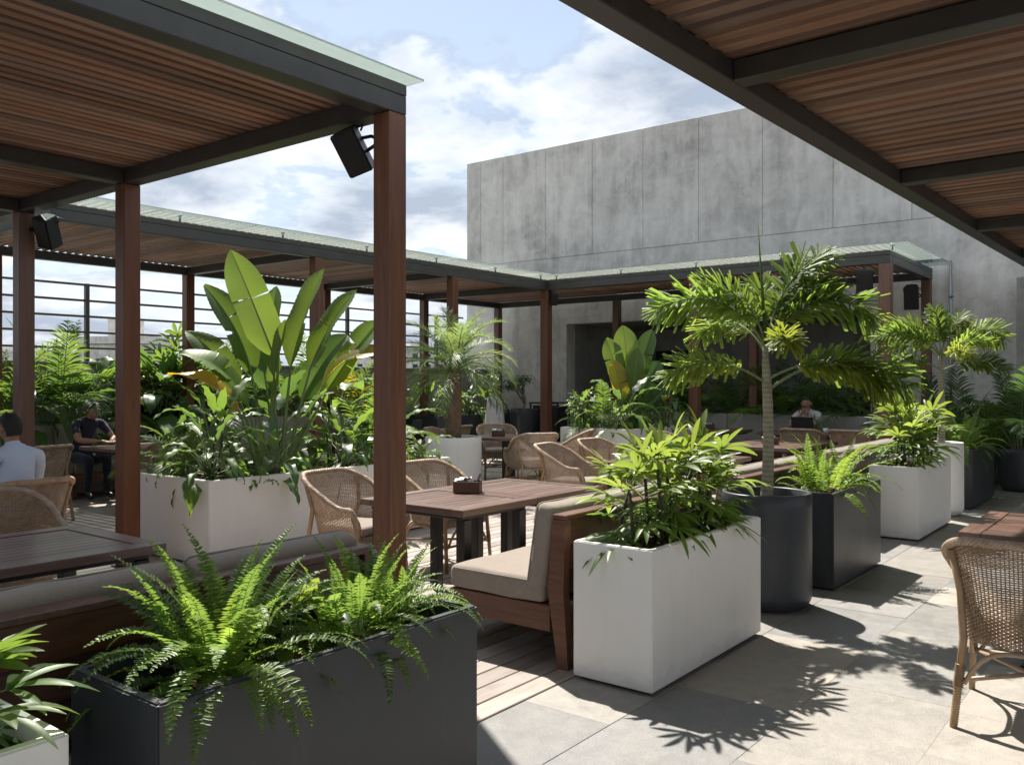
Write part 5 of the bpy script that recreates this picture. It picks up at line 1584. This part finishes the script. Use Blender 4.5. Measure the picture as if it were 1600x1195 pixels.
def person(label, loc, rz, J, mats, head, hair, hands, sleeve=.5):
    """mats: skin, top, bottom, shoe; J: joints in local space, facing +y"""
    J = {k: Vector(v) for k, v in J.items()}
    for s_ in ('l', 'r'):
        J['mid_arm_' + s_] = J['shoulder_' + s_].lerp(J['elbow_' + s_], .55)
        J['mid_thigh_' + s_] = J['hip_' + s_].lerp(J['knee_' + s_], .5)
        J['calf_' + s_] = J['knee_' + s_].lerp(J['ankle_' + s_], .35)
    bones = [('pelvis', 'waist'), ('waist', 'chest'), ('chest', 'collar'), ('collar', 'neck'), ('neck', 'skull')]
    Rr = dict(pelvis=(.165, .125), waist=(.15, .115), chest=(.175, .125), collar=(.085, .075), neck=.056, skull=.058)
    for s_ in ('l', 'r'):
        bones += [('collar', 'shoulder_' + s_), ('shoulder_' + s_, 'mid_arm_' + s_), ('mid_arm_' + s_, 'elbow_' + s_), ('elbow_' + s_, 'wrist_' + s_),
                  ('pelvis', 'hip_' + s_), ('hip_' + s_, 'mid_thigh_' + s_), ('mid_thigh_' + s_, 'knee_' + s_), ('knee_' + s_, 'calf_' + s_), ('calf_' + s_, 'ankle_' + s_), ('ankle_' + s_, 'toe_' + s_)]
        for n, r_ in (('shoulder_', .068), ('mid_arm_', .055), ('elbow_', .045), ('wrist_', .029), ('hip_', .095), ('mid_thigh_', .085), ('knee_', .064), ('calf_', .058), ('ankle_', .042), ('toe_', .036)): Rr[n + s_] = r_
    me = grow(J, bones, Rr)
    segs = [(J[a], J[b_], a, b_) for a, b_ in bones]
    mb = MB()
    vs = [v.co.copy() for v in me.vertices]
    fs = [list(p.vertices) for p in me.polygons]
    b0 = len(mb.v)
    for f in fs:
        c_ = sum((vs[i] for i in f), Vector()) / len(f)
        best = None
        for a, q, na, nb in segs:
            ab = q - a; k = max(0, min(1, (c_ - a).dot(ab) / max(1e-9, ab.length_squared)))
            dd = (c_ - (a + ab * k)).length - .04 * (na in ('pelvis', 'waist', 'chest'))
            if best is None or dd < best[0]: best = (dd, na, nb, k)
        _, na, nb, k = best
        m = 1
        if nb == 'skull' or (nb == 'neck' and k > .35): m = 0
        elif na.startswith('elbow'): m = 1 if k < (sleeve if sleeve > .5 else -1) else 0
        elif na.startswith('mid_arm'): m = 1 if (sleeve > .5 or k < .25) else 0
        elif nb.startswith('toe'): m = 3
        elif na.startswith(('hip', 'mid_thigh', 'knee', 'calf')) or nb.startswith('hip') or (na == 'pelvis' and k < .25): m = 2
        mb.f.append(list(f)); mb.m.append(m); mb.sm.append(True)
    # folds in the cloth
    for i, v in enumerate(vs):
        w = mnoise.noise(v * 9) * .010 + mnoise.noise(Vector((v.x * 6, v.y * 22, v.z * 26))) * .006
        n = me.vertices[i].normal
        mb.v.append(tuple(v + n * w))
    M = head_geo(mb, Vector(head[0]), head[1], head[2], 0)
    for w_, dr, up, cu in hands: hand(mb, J[w_], Vector(dr), Vector(up), 0, cu)
    o = put('person', mb.mesh('person', mats), None, loc, (0, 0, rz))
    tag(o, label, 'person')
    # hair: a cap of short locks pushed out of the skull
    hb = MB(); nu, nv = 36, 22; pts = []; ok = []
    q = random.Random(3)
    for j in range(nv + 1):
        ph = PI * j / nv - PI / 2
        for i in range(nu):
            th = 2 * PI * i / nu
            x, y, z = math.cos(ph) * math.sin(th), math.cos(ph) * math.cos(th), math.sin(ph)
            k = 1.0 + .035 * mnoise.noise(Vector((x, y, z)) * 7) + hair['thick']
            jaw = 1 - .22 * max(0, -z)
            pts.append(M @ Vector((x * .076 * k * jaw, y * .096 * k * (1 - .12 * max(0, -z)), z * .121 * k)))
            line = .48 if y > .25 else (.48 - (.25 - y) * 1.1 if y > -.3 else -.55)
            if abs(x) > .75 and y > -.1: line = max(line, .05)
            bald = hair.get('bald') and z > .80 and y < .4 and (x * x + (y + .15) ** 2) < hair['bald']
            ok.append(z > line and not bald)
    fs = []
    for j in range(nv):
        for i in range(nu):
            f = (j * nu + i, j * nu + (i + 1) % nu, (j + 1) * nu + (i + 1) % nu, (j + 1) * nu + i)
            if sum(ok[a] for a in f) >= 3: fs.append(f)
    hb.add(pts, fs, 0, True)
    put('hair', hb.mesh('hair', HAIR), o)
    eb = MB(); bb = MB(); lb = MB()
    for s_ in (-1, 1):
        e = M @ Vector((s_ * .027, .082, .006)); eb.lathe([(0, -.008), (.008, -.004), (.0095, 0), (.008, .004), (0, .008)], 10, e)
        e2 = M @ Vector((s_ * .027, .0905, .006)); bb.lathe([(0, -.0045), (.004, -.003), (.0048, 0), (.004, .003), (0, .0045)], 8, e2)
        bb.tube([M @ Vector((s_ * .012, .098, .030)), M @ Vector((s_ * .028, .096, .035)), M @ Vector((s_ * .046, .083, .029))], [.003, .004, .002], 6)
    lb.tube([M @ Vector((-.022, .086, -.058)), M @ Vector((0, .098, -.057)), M @ Vector((.022, .086, -.058))], [.002, .0055, .002], 6)
    if hair.get('moustache'): bb.tube([M @ Vector((-.026, .086, -.047)), M @ Vector((0, .1, -.042)), M @ Vector((.026, .086, -.047))], [.002, .0055, .002], 6)
    put('eye', eb.mesh('eye', M_EYE), o); put('eyebrow', bb.mesh('eyebrow', HAIR), o); put('mouth', lb.mesh('mouth', M_LIP), o)
    return o

base_legs = dict(hip_l=(-.10, .02, .56), hip_r=(.10, .02, .56), knee_l=(-.13, .43, .55), knee_r=(.13, .43, .55), ankle_l=(-.13, .42, .10), ankle_r=(.13, .40, .10), toe_l=(-.14, .56, .045), toe_r=(.14, .54, .045))
# man in a light blue shirt, back to us
J = dict(base_legs, pelvis=(0, 0, .60), waist=(0, -.03, .78), chest=(0, -.03, .98), collar=(0, -.01, 1.10), neck=(0, .01, 1.155), skull=(0, .03, 1.24),
         shoulder_l=(-.185, -.01, 1.06), shoulder_r=(.185, -.01, 1.06), elbow_l=(-.25, .14, .82), elbow_r=(.25, .14, .82), wrist_l=(-.16, .36, .80), wrist_r=(.16, .36, .80))
person('man seen from behind in a light blue shirt sitting at the left edge', (-6.98, 2.87, -.04), R(98), J, [SKIN, M_BLUE, M_TROU, M_SHOE], ((0, .045, 1.275), R(6), R(-8)), dict(thick=.03, bald=.10),
       [('wrist_l', (.3, 1, 0), (0, 0, 1), .5), ('wrist_r', (-.3, 1, 0), (0, 0, 1), .5)], .97)
# man in a navy polo, bent over the table
J = dict(base_legs, pelvis=(0, 0, .60), waist=(0, .05, .76), chest=(0, .14, .95), collar=(0, .20, 1.06), neck=(0, .245, 1.105), skull=(0, .29, 1.17),
         shoulder_l=(-.185, .18, 1.02), shoulder_r=(.185, .18, 1.02), elbow_l=(-.25, .40, .81), elbow_r=(.25, .38, .81), wrist_l=(-.09, .60, .80), wrist_r=(.08, .60, .80))
person('man in a navy polo bent over a table, half behind a post', (-11.98, 5.78, 0.0), R(-86), J, [SKIN, M_NAVY, M_JEAN, M_SHOE], ((0, .325, 1.195), R(0), R(-32)), dict(thick=.05),
       [('wrist_l', (.5, 1, 0), (0, 0, 1), .5), ('wrist_r', (-.5, 1, 0), (0, 0, 1), .5)], .3)
# man behind the laptop
J = dict(base_legs, pelvis=(0, 0, .60), waist=(0, .03, .77), chest=(0, .09, .96), collar=(0, .13, 1.07), neck=(0, .155, 1.115), skull=(0, .18, 1.18),
         shoulder_l=(-.185, .10, 1.03), shoulder_r=(.185, .10, 1.03), elbow_l=(-.23, .40, .82), elbow_r=(.22, .40, .82), wrist_l=(-.06, .34, 1.03), wrist_r=(.05, .35, 1.03))
person('man with dark hair sitting behind an open laptop at the far sofa', (-5.17, 14.98, 0.0), R(184), J, [SKIN, M_LIGHT, M_TROU, M_SHOE], ((0, .205, 1.215), R(0), R(-4)), dict(thick=.05, moustache=True),
       [('wrist_l', (.35, -.2, 1), (0, 1, 0), 1.0), ('wrist_r', (-.35, -.2, 1), (0, 1, 0), 1.0)], .3)

# ------------------------------------------------------------------ small things on seats, tables and the floor
t = thing('laptop', 'open dark laptop seen from behind on the far table', 'laptop', (-5.08, 14.40, .752), R(4))
mb = MB(); mb.cbox(-.18, .18, -.02, .23, 0, .014, .004); put('keyboard_base', mb.mesh('keyboard_base', M_SPK), t)
mb = MB(); mb.cbox(-.18, .18, -.006, .006, 0, .245, .004, M=Matrix.Translation((0, -.022, .016)) @ Matrix.Rotation(R(14), 4, 'X')); put('screen_lid', mb.mesh('screen_lid', M_SPK), t)
t = thing('cup', 'white cup beside the laptop on the far table', 'cup', (-4.72, 14.42, .752))
mb = MB(); mb.lathe([(0, 0), (.028, 0), (.04, .075), (.036, .075), (.026, .008), (0, .008)], 20); put('bowl', mb.mesh('bowl', M_PAPER), t)
mb = MB(); mb.tube([(.036, 0, .06), (.06, 0, .055), (.06, 0, .025), (.032, 0, .02)], .005, 6); put('handle', mb.mesh('handle', M_PAPER), t)
t = thing('bag', 'crumpled dark olive bag lying on the grey banquette left of the man in navy', 'bag', (-12.0, 5.25, .478), R(80))
bm = bmesh.new(); bmesh.ops.create_icosphere(bm, subdivisions=4, radius=1)
for v in bm.verts:
    n = mnoise.noise(v.co * 2.1) * .25 + mnoise.noise(v.co * 5) * .10
    v.co = Vector((v.co.x * .24, v.co.y * .13, max(-.2, v.co.z) * .10 + .02)) * (1 + n); v.co.z = max(0.0, v.co.z)
for f in bm.faces: f.smooth = True
me = bpy.data.meshes.new('bag_body'); bm.to_mesh(me); bm.free(); me.materials.append(plain('olive_canvas', (.055, .058, .040), .9, 0, .25, 9, .4)); put('bag_body', me, t)
mb = MB(); mb.tube([(.2, 0, .05), (.3, .05, .02), (.36, -.03, .012), (.28, -.1, .012), (.18, -.06, .04)], .012, 6, flat=.4); put('strap', mb.mesh('strap', M_BLACK), t)

t = thing('draped_stand', 'white cloth draped over a tall service stand near the back corner', 'stand', (-11.15, 13.75, 0))
mb = MB(); nu = 64; vs = []; prof = [(.02, 1.30), (.13, 1.295), (.17, 1.25), (.185, 1.15), (.20, .95), (.21, .7), (.225, .45), (.235, .38)]
for j, (r_, z) in enumerate(prof):
    for i in range(nu):
        a = 2 * PI * i / nu; w = max(0, j - 2) / 5
        rr2 = r_ + w * (.028 * math.sin(a * 9 + j * .3) + .03 * mnoise.noise(Vector((math.cos(a) * 2, math.sin(a) * 2, z * 3))))
        vs.append((rr2 * math.cos(a), rr2 * math.sin(a) * .8, z + .03 * mnoise.noise(Vector((math.cos(a) * 3, math.sin(a) * 3, 5))) * (j > 5) - .10 * max(0, math.cos(a)) * (j < 5)))
mb.add(vs, [(j * nu + i, j * nu + (i + 1) % nu, (j + 1) * nu + (i + 1) % nu, (j + 1) * nu + i) for j in range(len(prof) - 1) for i in range(nu)], 0, True)
put('cloth', mb.mesh('cloth', M_CLOTH), t)
mb = MB()
for sx in (-.14, .14):
    for sy in (-.1, .1): mb.tube([(sx, sy, 0), (sx, sy, 1.24)], .013, 6)
put('frame', mb.mesh('frame', M_BLACK), t)
t = thing('metal_frame_cabinet', 'dark box cabinet with a black metal frame behind the frangipani pot', 'cabinet', (-10.98, 15.45, 0))
mb = MB(); mb.cbox(-.32, .32, -.2, .2, .03, 1.08, .006); put('cabinet_body', mb.mesh('cabinet_body', M_DARK), t)
mb = MB()
for sx in (-.36, .36):
    mb.box(sx - .015, sx + .015, -.24, -.21, 0, 1.15); mb.box(sx - .015, sx + .015, .205, .235, 0, 1.15)
mb.box(-.344, .344, -.24, -.21, 1.12, 1.15); mb.box(-.344, .344, .205, .235, 1.12, 1.15)
put('frame', mb.mesh('frame', M_BLACK), t)
t = thing('menu_stand', 'black tent-shaped menu stand on the shaded table left of the date palm', 'menu stand', (-10.75, 11.1, .752), R(30))
for s_ in (-1, 1):
    mb = MB(); mb.cbox(-.09, .09, -.003, .003, 0, .17, .001, M=Matrix.Translation((0, s_ * .045, 0)) @ Matrix.Rotation(R(14) * s_, 4, 'X')); put('panel', mb.mesh('panel', M_SPK), t)
# thin straight down pipe on the wall by the end of the far pergola
t = thing('downpipe', 'thin pale pipe running down the concrete wall at the far pergola end', 'pipe', (-3.15, 15.93, 0))
mb = MB(); mb.tube([(0, 0, 0), (0, 0, 3.6)], .022, 8); put('pipe', mb.mesh('pipe', M_CLIP), t)
mb = MB()
for z in (.6, 1.8, 3.0): mb.cbox(-.035, .035, -.03, .06, z, z + .03, .003)
put('clamp', mb.mesh('clamp', M_CLIP), t)
